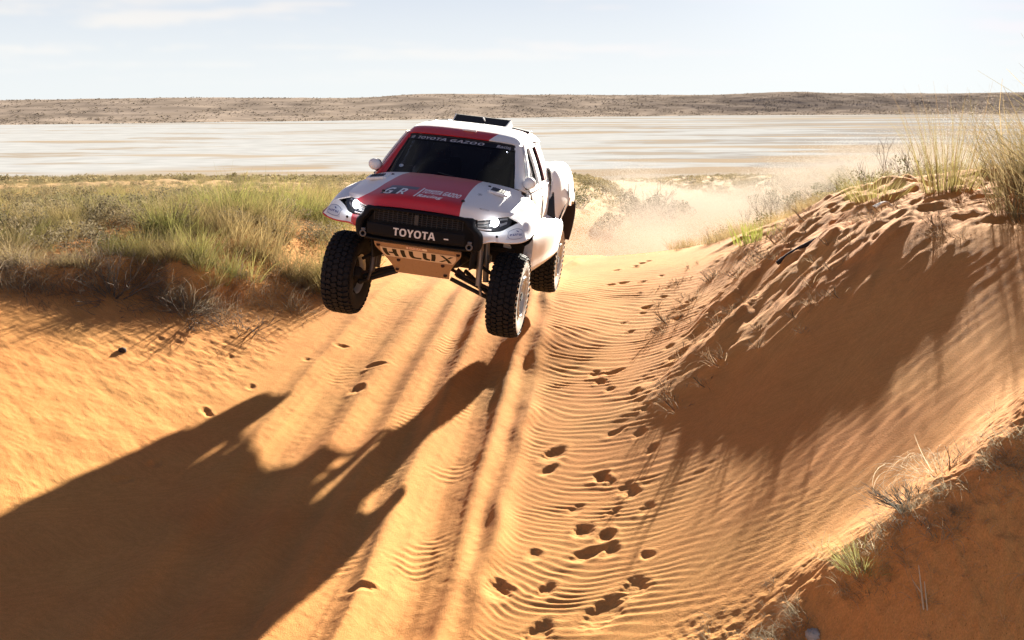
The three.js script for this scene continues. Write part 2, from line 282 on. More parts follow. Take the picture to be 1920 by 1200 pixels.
// a smooth panel through rows of points, with thickness th (positive: the second skin lies behind)
function patch(rows, nu = 12, nv = 12, th = 0.012, uvOf) {
  const top = [], nor = [], uv = [], W = nu + 1;
  for (let j = 0; j <= nv; j++) for (let i = 0; i <= nu; i++) {
    const p = spline(rows.map((r) => spline(r, i / nu)), j / nv);
    top.push(p); uv.push(uvOf ? uvOf(p, i / nu, j / nv) : [i / nu, 1 - j / nv]);
  }
  const V = (a, b) => [b[0] - a[0], b[1] - a[1], b[2] - a[2]];
  for (let j = 0; j <= nv; j++) for (let i = 0; i <= nu; i++) {
    const a = V(top[j * W + Math.max(0, i - 1)], top[j * W + Math.min(nu, i + 1)]), b = V(top[Math.max(0, j - 1) * W + i], top[Math.min(nv, j + 1) * W + i]);
    const n = [b[1] * a[2] - b[2] * a[1], b[2] * a[0] - b[0] * a[2], b[0] * a[1] - b[1] * a[0]], l = Math.hypot(...n) || 1;
    nor.push(n.map((v) => v / l));
  }
  const pos = [], nn = [], tx = [], idx = [], N = top.length;
  top.forEach((p, k) => { pos.push(...p); nn.push(...nor[k]); tx.push(...uv[k]); });
  if (th) top.forEach((p, k) => { pos.push(...p.map((v, q) => v - nor[k][q] * th)); nn.push(...nor[k].map((v) => -v)); tx.push(...uv[k]); });
  for (let j = 0; j < nv; j++) for (let i = 0; i < nu; i++) {
    const a = j * W + i, b = a + 1, c = a + W, d = c + 1;
    idx.push(a, c, b, b, c, d); if (th) idx.push(N + a, N + b, N + c, N + b, N + d, N + c);
  }
  if (th) {
    const rim = []; for (let i = 0; i < nu; i++) rim.push([i, i + 1]); for (let j = 0; j < nv; j++) rim.push([j * W + nu, (j + 1) * W + nu]);
    for (let i = nu; i > 0; i--) rim.push([nv * W + i, nv * W + i - 1]); for (let j = nv; j > 0; j--) rim.push([j * W, (j - 1) * W]);
    for (const [a, b] of rim) {
      const k = pos.length / 3, pa = pos.slice(a * 3, a * 3 + 3), pb = pos.slice(b * 3, b * 3 + 3), qa = pos.slice((N + a) * 3, (N + a) * 3 + 3), qb = pos.slice((N + b) * 3, (N + b) * 3 + 3);
      const e = V(pa, pb), f = V(pa, qa), n = [e[1] * f[2] - e[2] * f[1], e[2] * f[0] - e[0] * f[2], e[0] * f[1] - e[1] * f[0]], l = Math.hypot(...n) || 1;
      for (const p of [pa, pb, qa, qb]) { pos.push(...p); nn.push(...n.map((v) => v / l)); }
      for (const w of [a, b, a, b]) tx.push(...uv[w]);
      idx.push(k, k + 1, k + 2, k + 1, k + 3, k + 2);
    }
  }
  const g = new THREE.BufferGeometry();
  g.setAttribute('position', new THREE.Float32BufferAttribute(pos, 3)); g.setAttribute('normal', new THREE.Float32BufferAttribute(nn, 3)); g.setAttribute('uv', new THREE.Float32BufferAttribute(tx, 2)); g.setIndex(idx);
  return g;
}
function mirror(g) {
  const m = g.clone(), p = m.attributes.position, n = m.attributes.normal;
  for (let i = 0; i < p.count; i++) { p.setX(i, -p.getX(i)); n.setX(i, -n.getX(i)); }
  if (m.index) { const a = m.index.array; for (let i = 0; i < a.length; i += 3) { const t = a[i]; a[i] = a[i + 1]; a[i + 1] = t; } }
  else for (const at of Object.values(m.attributes)) { const k = at.itemSize, a = at.array; for (let i = 0; i < at.count; i += 3) for (let q = 0; q < k; q++) { const t = a[i * k + q]; a[i * k + q] = a[(i + 1) * k + q]; a[(i + 1) * k + q] = t; } }
  return m;
}
const sideOf = (g, s) => (s > 0 ? g : mirror(g));
const both = (half) => half.slice(1).reverse().map(([x, y, z]) => [-x, y, z]).concat(half);       // half a row, centre first, made whole
const box = (w, h, d, x = 0, y = 0, z = 0, r = 0.006, rx = 0, ry = 0, rz = 0) => { const g = new RoundedBoxGeometry(w, h, d, 2, Math.min(r, w / 2.1, h / 2.1, d / 2.1)); g.rotateX(rx); g.rotateY(ry); g.rotateZ(rz); g.translate(x, y, z); return g; };
const merge = (list) => mergeGeometries(list.map((g) => { const q = g.index ? g.toNonIndexed() : g.clone(); for (const k of Object.keys(q.attributes)) if (!['position', 'normal', 'uv'].includes(k)) q.deleteAttribute(k); if (!q.attributes.uv) q.setAttribute('uv', new THREE.BufferAttribute(new Float32Array(q.attributes.position.count * 2), 2)); return q; }));
function bar(a, b, r, r2 = r, n = 10) {
  const A = new THREE.Vector3(...a), B = new THREE.Vector3(...b), g = new THREE.CylinderGeometry(r2, r, A.distanceTo(B), n, 1);
  g.applyQuaternion(new THREE.Quaternion().setFromUnitVectors(new THREE.Vector3(0, 1, 0), B.clone().sub(A).normalize())); g.translate(...A.add(B).multiplyScalar(0.5).toArray());
  return g;
}
const tube = (pts, r, n = 24, m = 8, closed = false) => new THREE.TubeGeometry(new THREE.CatmullRomCurve3(pts.map((p) => new THREE.Vector3(...p)), closed), n, r, m, closed);
function print(w, h, draw) { const c = document.createElement('canvas'); c.width = w; c.height = h; draw(c.getContext('2d'), w, h); const t = new THREE.CanvasTexture(c); t.colorSpace = THREE.SRGBColorSpace; return t; }
const paintLike = (o) => new THREE.MeshPhysicalMaterial({ roughness: 0.5, clearcoat: 0.9, clearcoatRoughness: 0.42, sheen: 0.5, sheenRoughness: 0.45, sheenColor: new THREE.Color().setRGB(0.9, 0.78, 0.66), ...o });
const std = (r, g, b, roughness = 0.6, metalness = 0) => new THREE.MeshStandardMaterial({ color: new THREE.Color().setRGB(r, g, b), roughness, metalness });
const grime = (base, seed) => print(1024, 1024, (c, w, h) => {               // sand spatter, streaks and fine scratches on the paint
  c.fillStyle = base; c.fillRect(0, 0, w, h); const r = rngOf(seed);
  for (let i = 0; i < 1500; i++) { c.fillStyle = `rgba(176,132,88,${0.06 + 0.26 * r() * r()})`; const q = r() * r(); c.beginPath(); c.ellipse(r() * w, r() * h, 1 + 7 * q, 1 + 5 * q, r() * 3, 0, 7); c.fill(); }
  for (let i = 0; i < 90; i++) { c.strokeStyle = `rgba(160,120,84,${0.05 + 0.16 * r()})`; c.lineWidth = 1 + 5 * r() * r(); const x = r() * w, y = r() * h; c.beginPath(); c.moveTo(x, y); c.quadraticCurveTo(x + 14 * (r() - 0.5), y + 40, x + 24 * (r() - 0.5), y + 40 + 110 * r()); c.stroke(); }
  for (let i = 0; i < 120; i++) { c.strokeStyle = `rgba(70,60,56,${0.1 + 0.25 * r()})`; c.lineWidth = 0.8; const x = r() * w, y = r() * h; c.beginPath(); c.moveTo(x, y); c.lineTo(x + 50 * (r() - 0.5), y + 16 * (r() - 0.5)); c.stroke(); }
});
const white = paintLike({ map: grime('#f3f3f3', 71) }), redPaint = paintLike({ map: grime('#c41a28', 72) });
const black = std(0.012, 0.012, 0.015, 0.45), matt = std(0.016, 0.015, 0.016, 0.8), grey = std(0.16, 0.16, 0.17, 0.5, 0.3), steel = std(0.55, 0.54, 0.52, 0.35, 0.9), darkRed = std(0.16, 0.01, 0.02, 0.5);
const bumperBlack = std(0.006, 0.007, 0.010, 0.75); bumperBlack.specularIntensity = 0.5;
const letterWhite = std(0.82, 0.80, 0.78, 0.5), tint = new THREE.MeshPhysicalMaterial({ color: new THREE.Color().setRGB(0.10, 0.115, 0.16), roughness: 0.03, transmission: 1, thickness: 0, ior: 1.45 });
const sideGlass = new THREE.MeshPhysicalMaterial({ color: new THREE.Color().setRGB(0.10, 0.12, 0.16), roughness: 0.08, transmission: 1, thickness: 0, ior: 2.2 });
const clear = new THREE.MeshPhysicalMaterial({ color: 0xffffff, roughness: 0.03, transmission: 1, thickness: 0, ior: 1.45 });

const truck = thing('rally_pickup', 'red and white rally pickup leaping nose first over the sand crest', 'pickup truck', [-0.9856, 1.2377, -12.1545]);
truck.rotation.set(0.31 * Math.PI / 180, -10.396 * Math.PI / 180, -6.6 * Math.PI / 180, 'YXZ');
const PS = (name, list, mat, label, parent = truck) => list.map((g) => part(name, g, mat, parent, label));
const P = (name, geo, mat, label, parent = truck) => part(name, geo, mat, parent, label);

// --- bonnet with its printed stripe
const bonnetRows = [
  [[0, 1.41, -0.40], [0.25, 1.407, -0.41], [0.5, 1.39, -0.45], [0.72, 1.36, -0.52], [0.865, 1.32, -0.60]],
  [[0, 1.402, -0.10], [0.27, 1.398, -0.10], [0.5, 1.377, -0.13], [0.74, 1.33, -0.20], [0.915, 1.265, -0.28]],
  [[0, 1.352, 0.26], [0.28, 1.347, 0.25], [0.5, 1.322, 0.22], [0.76, 1.265, 0.10], [0.94, 1.20, -0.02]],
  [[0, 1.282, 0.55], [0.27, 1.277, 0.54], [0.48, 1.252, 0.50], [0.73, 1.20, 0.35], [0.945, 1.158, 0.16]],
  [[0, 1.225, 0.665], [0.26, 1.222, 0.655], [0.465, 1.20, 0.62], [0.68, 1.155, 0.47], [0.935, 1.145, 0.20]],
  [[0, 1.128, 0.715], [0.25, 1.125, 0.71], [0.45, 1.112, 0.68], [0.61, 1.088, 0.575], [0.925, 1.133, 0.235]],
];
const bonnetPrint = print(2048, 1024, (c, w, h) => {
  c.fillStyle = '#f3f3f4'; c.fillRect(0, 0, w, h);
  const X = (x) => (x + 1) / 2 * w;
  c.fillStyle = '#c41a28'; c.beginPath(); c.moveTo(X(-0.43), -2); c.lineTo(X(0.43), -2); c.lineTo(X(0.445), h + 2); c.lineTo(X(-0.80), h + 2); c.bezierCurveTo(X(-0.72), h * 0.72, X(-0.56), h * 0.62, X(-0.52), h * 0.45); c.bezierCurveTo(X(-0.46), h * 0.3, X(-0.44), h * 0.15, X(-0.43), -2); c.fill();
  c.save(); c.translate(X(-0.47), h * 0.68); c.transform(1, 0, -0.32, 1.35, 0, 0);
  c.fillStyle = '#4b494f'; c.fillRect(20, -158, 330, 46); c.fillStyle = '#17161a'; c.fillRect(0, -116, 192, 124);
  c.font = 'bold 168px sans-serif'; c.lineWidth = 10; c.strokeStyle = '#17161a'; c.strokeText('G', 8, 0, 172); c.strokeText('R', 168, 0, 176); c.fillStyle = '#f4f2f0'; c.fillText('G', 8, 0, 172); c.fillText('R', 168, 0, 176);
  c.fillStyle = '#f2f0ee'; c.fillRect(392, -158, 18, 176);
  c.font = 'bold 86px sans-serif'; c.fillText('TOYOTA GAZOO', 424, -78, 420); c.fillText('Racing', 424, 10, 330); c.lineWidth = 3; c.strokeStyle = '#f2f0ee'; c.strokeText('TOYOTA GAZOO', 424, -78, 420); c.strokeText('Racing', 424, 10, 330);
  c.restore();
  c.strokeStyle = 'rgba(60,50,50,0.75)'; c.lineWidth = 4; c.beginPath(); c.ellipse(X(0.66), h * 0.70, 46, 26, 0, 0, 7); c.stroke(); c.fillStyle = '#3c3a3e'; c.font = 'bold 22px sans-serif'; c.fillText('MOTUL', X(0.66) - 40, h * 0.70 + 8);
  c.beginPath(); c.ellipse(X(0.545), h * 0.40, 20, 22, 0, 0, 7); c.stroke(); c.fillRect(X(0.545) - 8, h * 0.40 - 9, 16, 16);
  const r = rngOf(8); for (let i = 0; i < 500; i++) { c.fillStyle = `rgba(196,150,100,${0.05 + 0.12 * r()})`; c.beginPath(); c.ellipse(r() * w, h * (0.35 + 0.65 * r()), 2 + 9 * r() * r(), 1 + 4 * r(), 0, 0, 7); c.fill(); }
});
const bonnet = P('bonnet', patch(bonnetRows.map(both), 40, 34, 0.014, (p, u, v) => [(p[0] + 1) / 2, 1 - v]), paintLike({ map: bonnetPrint }), 'bonnet with a wide red stripe and printed white lettering');
for (const s of [1, -1]) {
  P('bonnet_vent', sideOf(merge([box(0.235, 0.035, 0.17, 0.70, 1.337, -0.06, 0.02, 0.16, 0, -0.17), box(0.20, 0.03, 0.03, 0.70, 1.33, 0.025, 0.012, 0.16, 0, -0.17)]), s), white, undefined, bonnet);
  P('vent_mesh', sideOf(merge([box(0.165, 0.012, 0.115, 0.70, 1.3535, -0.055, 0.005, 0.2, 0, -0.17), ...[0, 1, 2, 3].map((k) => box(0.006, 0.014, 0.11, 0.65 + k * 0.034, 1.3655 - k * 0.0058, -0.055, 0.002, 0.2, 0, -0.17))]), s), std(0.03, 0.03, 0.035, 0.5), undefined, bonnet);
  for (const [x, y, z] of [[0.565, 1.372, -0.2], [0.44, 1.262, 0.545]]) P('bonnet_pin', sideOf(merge([new THREE.CylinderGeometry(0.017, 0.02, 0.012, 14).rotateX(0.2).translate(x, y, z), box(0.03, 0.008, 0.008, x, y + 0.008, z, 0.003)]), s), black, undefined, bonnet);
}

// --- windscreen, pillars, roof, cab sides
const wsRows = [
  [[0, 1.812, -1.03], [0.34, 1.807, -1.06], [0.56, 1.80, -1.10], [0.635, 1.792, -1.125]],
  [[0, 1.60, -0.74], [0.37, 1.595, -0.775], [0.62, 1.585, -0.85], [0.705, 1.578, -0.885]],
  [[0, 1.35, -0.42], [0.40, 1.345, -0.46], [0.68, 1.34, -0.57], [0.775, 1.333, -0.625]],
];
const lift = (rows, d) => rows.map((r) => r.map(([x, y, z]) => [x, y + d * 0.7, z + d * 0.7]));
const screen = P('windscreen', patch(wsRows.map(both), 24, 12, 0), tint);
const bannerPrint = print(2048, 160, (c, w, h) => {
  c.fillStyle = 'rgba(6,8,20,1)'; c.fillRect(0, 0, w, h);
  c.fillStyle = '#b4b4be'; c.font = 'bold 120px sans-serif'; c.transform(1, 0, -0.25, 1, 0, 0);
  c.fillText('GR', w * 0.085, 128, w * 0.10); c.fillText('TOYOTA GAZOO', w * 0.21, 128, w * 0.46); c.fillText('Racing', w * 0.735, 128, w * 0.16);
});
const rowAt = (k) => wsRows.map(both).length && ((v) => { const out = []; for (let i = 0; i <= 6; i++) out.push(spline(wsRows.map(both).map((r) => spline(r, i / 6)), v)); return out; })(k);
P('sun_strip', patch(lift([rowAt(0.005), rowAt(0.07), rowAt(0.135)], 0.004), 24, 4, 0), new THREE.MeshStandardMaterial({ map: bannerPrint, roughness: 0.3 }), 'dark sun strip printed with pale lettering', screen);
P('sticker', new THREE.CircleGeometry(0.026, 20).rotateX(-0.85).translate(-0.605, 1.445, -0.655), std(0.35, 0.42, 0.5, 0.5), undefined, screen);
{ // dark edge of the glass
  const e = both(wsRows[0].map((p) => p)), f = both(wsRows[2]), g = []; const pts = [...e, ...[0.25, 0.5, 0.75].map((v) => spline(wsRows.map((r) => r[3]), v)), ...f.slice().reverse(), ...[0.75, 0.5, 0.25].map((v) => spline(wsRows.map((r) => r[3]), v)).map(([x, y, z]) => [-x, y, z])];
  P('windscreen_seal', tube(pts.map(([x, y, z]) => [x, y + 0.001, z + 0.001]), 0.011, 120, 6, true), black, undefined, screen);
  P('wiper', bar([0.30, 1.385, -0.40], [-0.12, 1.43, -0.51], 0.006), black, undefined, screen);
}
const roofRows = [
  [[0, 1.828, -1.035], [0.34, 1.823, -1.065], [0.57, 1.813, -1.11], [0.655, 1.80, -1.135], [0.705, 1.78, -1.19]],
  [[0, 1.905, -1.22], [0.34, 1.90, -1.24], [0.57, 1.882, -1.27], [0.665, 1.855, -1.30], [0.72, 1.80, -1.34]],
  [[0, 1.95, -1.60], [0.34, 1.945, -1.60], [0.57, 1.925, -1.60], [0.675, 1.89, -1.60], [0.735, 1.825, -1.60]],
  [[0, 1.962, -2.0], [0.34, 1.957, -2.0], [0.57, 1.935, -2.0], [0.675, 1.90, -2.0], [0.74, 1.835, -2.0]],
  [[0, 1.93, -2.36], [0.34, 1.925, -2.36], [0.57, 1.90, -2.36], [0.67, 1.87, -2.36], [0.735, 1.81, -2.36]],
];
const roofPrint = print(1024, 1024, (c, w, h) => {
  c.fillStyle = '#f3f3f4'; c.fillRect(0, 0, w, h); c.fillStyle = '#c41a28';
  const X = (x) => (x + 1) / 2 * w; c.beginPath(); c.moveTo(X(-0.9), h + 2); c.lineTo(X(0.33), h + 2); c.lineTo(X(0.41), h * 0.745); c.lineTo(X(-0.9), h * 0.745); c.fill();
  c.fillStyle = '#d98f92'; c.fillRect(X(0.50), h * 0.30, X(0.75) - X(0.50), h * 0.4);
});
const roof = P('roof', patch(roofRows.map(both), 32, 28, 0.014, (p, u, v) => [(p[0] + 1) / 2, v]), paintLike({ map: roofPrint }), 'white roof with a red front band');
P('roof_scoop', merge([patch([[[-0.36, 2.045, -2.24], [0.36, 2.045, -2.24]], [[-0.36, 2.05, -2.20], [0.36, 2.05, -2.20]], [[-0.335, 1.955, -1.95], [0.335, 1.955, -1.95]]], 6, 6, 0.02)]), matt, undefined, roof);
P('scoop_divider', box(0.012, 0.02, 0.27, 0.05, 2.012, -2.075, 0.004, -0.36), letterWhite, undefined, roof);
for (const s of [1, -1]) P('scoop_cheek', sideOf(patch([[[0.36, 2.06, -2.2], [0.335, 1.955, -1.94]], [[0.385, 1.93, -2.3], [0.365, 1.93, -1.96]]], 3, 3, 0.01), s), white, undefined, roof);
P('roof_vent', box(0.17, 0.02, 0.07, 0.06, 1.905, -1.185, 0.008, -0.42), white, undefined, roof);
for (const [x, y, z, w] of [[-0.63, 1.935, -2.1, 0.10], [-0.49, 1.955, -2.1, 0.16], [0.56, 1.955, -1.95, 0.24]]) P('roof_flap', box(w, 0.022, 0.16, x, y, z, 0.006, 0, 0, x < 0 ? 0.15 : -0.12), black, undefined, roof);
const SP = (z, q, out = 0) => [lerp(0.925, 0.712, q) + 0.014 * Math.sin(q * Math.PI) + out - 0.03 * sst(-1.9, -2.4, z), lerp(1.31, 1.815, q), z];   // cab side above the belt line
const strip = (z0, z1, q0, q1, th = 0.02, out = 0, zt0 = z0, zt1 = z1, n = 6) => { const rows = []; for (let j = 0; j <= 3; j++) { const q = lerp(q1, q0, j / 3), a = lerp(zt0, z0, (q - q0) / (q1 - q0) < 0 ? 0 : 1 - (1 - (q1 - q) / (q1 - q0))), b = lerp(zt1, z1, (q1 - q) / (q1 - q0)); rows.push([0, 0.5, 1].map((i) => SP(lerp(b, lerp(zt0, z0, (q1 - q) / (q1 - q0)), i), q, out))); } return patch(rows, n, n, th); };
for (const s of [1, -1]) {
  P('windscreen_pillar', sideOf(patch([
    [[0.635, 1.80, -1.122], [0.675, 1.806, -1.135], [0.712, 1.795, -1.19], [0.735, 1.77, -1.25]],
    [[0.706, 1.586, -0.88], [0.75, 1.592, -0.87], [0.80, 1.575, -0.92], [0.822, 1.555, -1.0]],
    [[0.776, 1.342, -0.62], [0.835, 1.348, -0.585], [0.895, 1.325, -0.63], [0.93, 1.30, -0.72]]], 8, 14, 0.02), s), s > 0 ? white : redPaint, s > 0 ? 'white windscreen pillar' : 'red windscreen pillar');
  P('middle_pillar', sideOf(strip(-1.42, -1.56, 0.0, 1, 0.03, 0.002), s), white);
  P('rear_pillar', sideOf(strip(-2.06, -2.36, 0.0, 1, 0.03, 0.002), s), white);
  const dw = P('side_window', sideOf(strip(-0.76, -1.42, 0.08, 0.93, 0, -0.012, -1.24, -1.42), s), sideGlass);
  P('window_frame', sideOf(merge([strip(-0.73, -0.80, 0.05, 0.95, 0.02, 0.001, -1.20, -1.28), strip(-0.74, -1.43, 0.0, 0.10, 0.02, 0.004), strip(-1.2, -2.3, 0.90, 1.0, 0.02, 0.004), bar(SP(-1.12, 0.1, 0.004), SP(-1.20, 0.6, 0.004), 0.007)]), s), white, undefined, dw);
  const rw = P('rear_side_window', sideOf(strip(-1.56, -2.06, 0.08, 0.9, 0, -0.02), s), tint);
  P('window_frame', sideOf(merge([strip(-1.60, -1.66, 0.08, 0.9, 0.02, 0.001), strip(-1.56, -2.06, 0.0, 0.10, 0.02, 0.004)]), s), white, undefined, rw);
  P('red_window_band', sideOf(merge([strip(-1.93, -2.06, 0.08, 0.9, 0.02, 0.004)]), s), darkRed, undefined, rw);  // dark red band at the back of the window opening
  P('door', sideOf(patch([
    [[0.93, 1.315, -0.70], [0.95, 1.315, -1.2], [0.95, 1.315, -1.8], [0.925, 1.315, -2.36]],
    [[0.955, 1.23, -0.68], [0.985, 1.24, -1.2], [0.985, 1.24, -1.8], [0.96, 1.24, -2.3]],
    [[0.95, 1.05, -0.66], [0.995, 1.03, -1.2], [1.0, 1.03, -1.8], [0.985, 1.03, -2.3]],
    [[0.93, 0.82, -0.64], [0.985, 0.84, -1.2], [0.995, 0.84, -1.8], [0.99, 0.84, -2.3]],
    [[0.92, 0.62, -0.62], [0.96, 0.66, -1.2], [0.97, 0.66, -1.8], [0.97, 0.66, -2.3]]], 14, 14, 0.03), s), white);
  P('door_handle', sideOf(merge([box(0.02, 0.03, 0.13, 0.985, 1.21, -1.48, 0.009), box(0.012, 0.05, 0.17, 0.977, 1.205, -1.48, 0.006)]), s), grey);
  PS('door_gap', [tube([[0.946, 1.30, -0.80], [0.985, 1.15, -0.80], [0.99, 0.95, -0.82], [0.972, 0.70, -0.86]], 0.006, 20, 5), tube([[0.965, 1.30, -1.50], [1.0, 1.15, -1.50], [1.007, 0.95, -1.50], [0.985, 0.70, -1.50]], 0.006, 20, 5)].map((g) => sideOf(g, s)), black);
  P('belt_line', sideOf(tube([[0.945, 1.315, -0.72], [0.962, 1.318, -1.3], [0.955, 1.318, -1.9], [0.935, 1.318, -2.34]], 0.012, 20, 6), s), white);
  // low side pod with its blunt front
  const pod = (z, o) => [[0.955, 0.90 + o * 0.03, z], [1.04 + o * 0.06, 0.80 + o * 0.04, z], [1.05 + o * 0.10, 0.68 + o * 0.06, z], [1.045 + o * 0.075, 0.52, z - 0.01], [1.02 + o * 0.06, 0.385, z - 0.02], [0.80, 0.34, z - 0.03]];
  P('side_pod', sideOf(merge([patch([pod(-0.60, 0), pod(-0.8, 0.25), pod(-1.3, 0.75), pod(-1.9, 1.05), pod(-2.45, 1.0)].map((r) => r), 16, 18, 0.02), patch([pod(-0.60, 0), pod(-0.60, 0).map(([x, y, z]) => [0.72, y, z - 0.02])], 10, 3, 0.012)]), s), white);
  P('pod_step', sideOf(merge([box(0.03, 0.07, 0.34, 1.062, 0.655, -0.82, 0.012, 0, -0.09), box(0.05, 0.16, 0.02, 1.03, 0.54, -0.60, 0.01)]), s), white);
  // mirror
  const mr = P('door_mirror', sideOf(new THREE.SphereGeometry(1, 20, 14).scale(0.074, 0.068, 0.06).rotateZ(0.25).translate(0.935, 1.42, -0.67), s), white);
  P('mirror_stalk', sideOf(bar([0.90, 1.35, -0.70], [0.965, 1.40, -0.67], 0.018, 0.016), s), black, undefined, mr);
  P('mirror_glass', sideOf(new THREE.CircleGeometry(0.07, 20).rotateY(Math.PI).translate(0.935, 1.42, -0.738), s), steel, undefined, mr);
}
P('cab_back', patch([[[-0.73, 1.81, -2.35], [-0.5, 1.91, -2.35], [0, 1.93, -2.35], [0.5, 1.91, -2.35], [0.73, 1.81, -2.35]], [[-0.92, 1.32, -2.38], [-0.5, 1.32, -2.38], [0, 1.32, -2.38], [0.5, 1.32, -2.38], [0.92, 1.32, -2.38]], [[-0.95, 0.7, -2.38], [-0.5, 0.7, -2.38], [0, 0.7, -2.38], [0.5, 0.7, -2.38], [0.95, 0.7, -2.38]]], 8, 8, 0.02), white);
P('cab_floor', merge([box(1.8, 0.05, 1.8, 0, 0.62, -1.5, 0.01), box(1.62, 0.5, 0.05, 0, 1.09, -0.62, 0.01), box(1.50, 0.12, 0.34, 0, 1.26, -0.80, 0.05)]), matt);
P('roll_cage', merge([1, -1].flatMap((s) => [tube([[0.66 * s, 1.74, -1.2], [0.70 * s, 1.5, -0.98], [0.80 * s, 1.25, -0.75], [0.82 * s, 0.7, -0.7]], 0.025, 20), tube([[0.66 * s, 1.74, -1.2], [0.68 * s, 1.82, -1.6], [0.66 * s, 1.80, -2.2], [0.8 * s, 0.8, -2.3]], 0.025, 24)]).concat([bar([-0.66, 1.74, -1.2], [0.66, 1.74, -1.2], 0.024), bar([-0.66, 1.8, -1.75], [0.66, 1.8, -1.75], 0.024)])), matt);
PS('seat', [0.38, -0.38].map((x) => merge([box(0.48, 0.80, 0.14, x, 1.13, -1.76, 0.06, -0.2), box(0.46, 0.14, 0.6, x, 0.80, -1.5, 0.05)])), black);

// --- front wings and lamps
const badgePrint = (flip) => print(256, 192, (c, w, h) => {
  c.fillStyle = flip ? '#cfd3dd' : '#d9dce4'; c.fillRect(0, 0, w, h); c.strokeStyle = '#33406e'; c.lineWidth = 6; c.beginPath(); c.ellipse(w / 2, h / 2, w / 2 - 6, h / 2 - 6, 0, 0, 7); c.stroke();
  c.fillStyle = '#22337c'; c.font = 'bold 62px sans-serif'; c.fillText('eurol', 46, 130); c.beginPath(); c.moveTo(122, 40); c.quadraticCurveTo(152, 46, 150, 70); c.quadraticCurveTo(128, 66, 122, 40); c.fill();
});
const faceOuter = [
  [[0.79, 0.962, 0.475], [0.86, 0.975, 0.41], [0.93, 1.02, 0.325], [1.03, 1.075, 0.295], [1.085, 1.02, 0.345]],
  [[0.785, 0.93, 0.515], [0.87, 0.94, 0.475], [0.96, 0.965, 0.42], [1.06, 0.985, 0.385], [1.115, 0.965, 0.395]],
  [[0.78, 0.872, 0.53], [0.87, 0.872, 0.51], [0.97, 0.877, 0.48], [1.08, 0.895, 0.445], [1.14, 0.92, 0.42]],
];
const faceInner = [
  [[0.60, 0.985, 0.585], [0.67, 0.97, 0.545], [0.735, 0.962, 0.51], [0.79, 0.962, 0.475]],
  [[0.615, 0.90, 0.60], [0.67, 0.905, 0.58], [0.73, 0.915, 0.55], [0.785, 0.93, 0.515]],
  [[0.625, 0.76, 0.585], [0.66, 0.80, 0.575], [0.71, 0.85, 0.555], [0.78, 0.872, 0.53]],
];
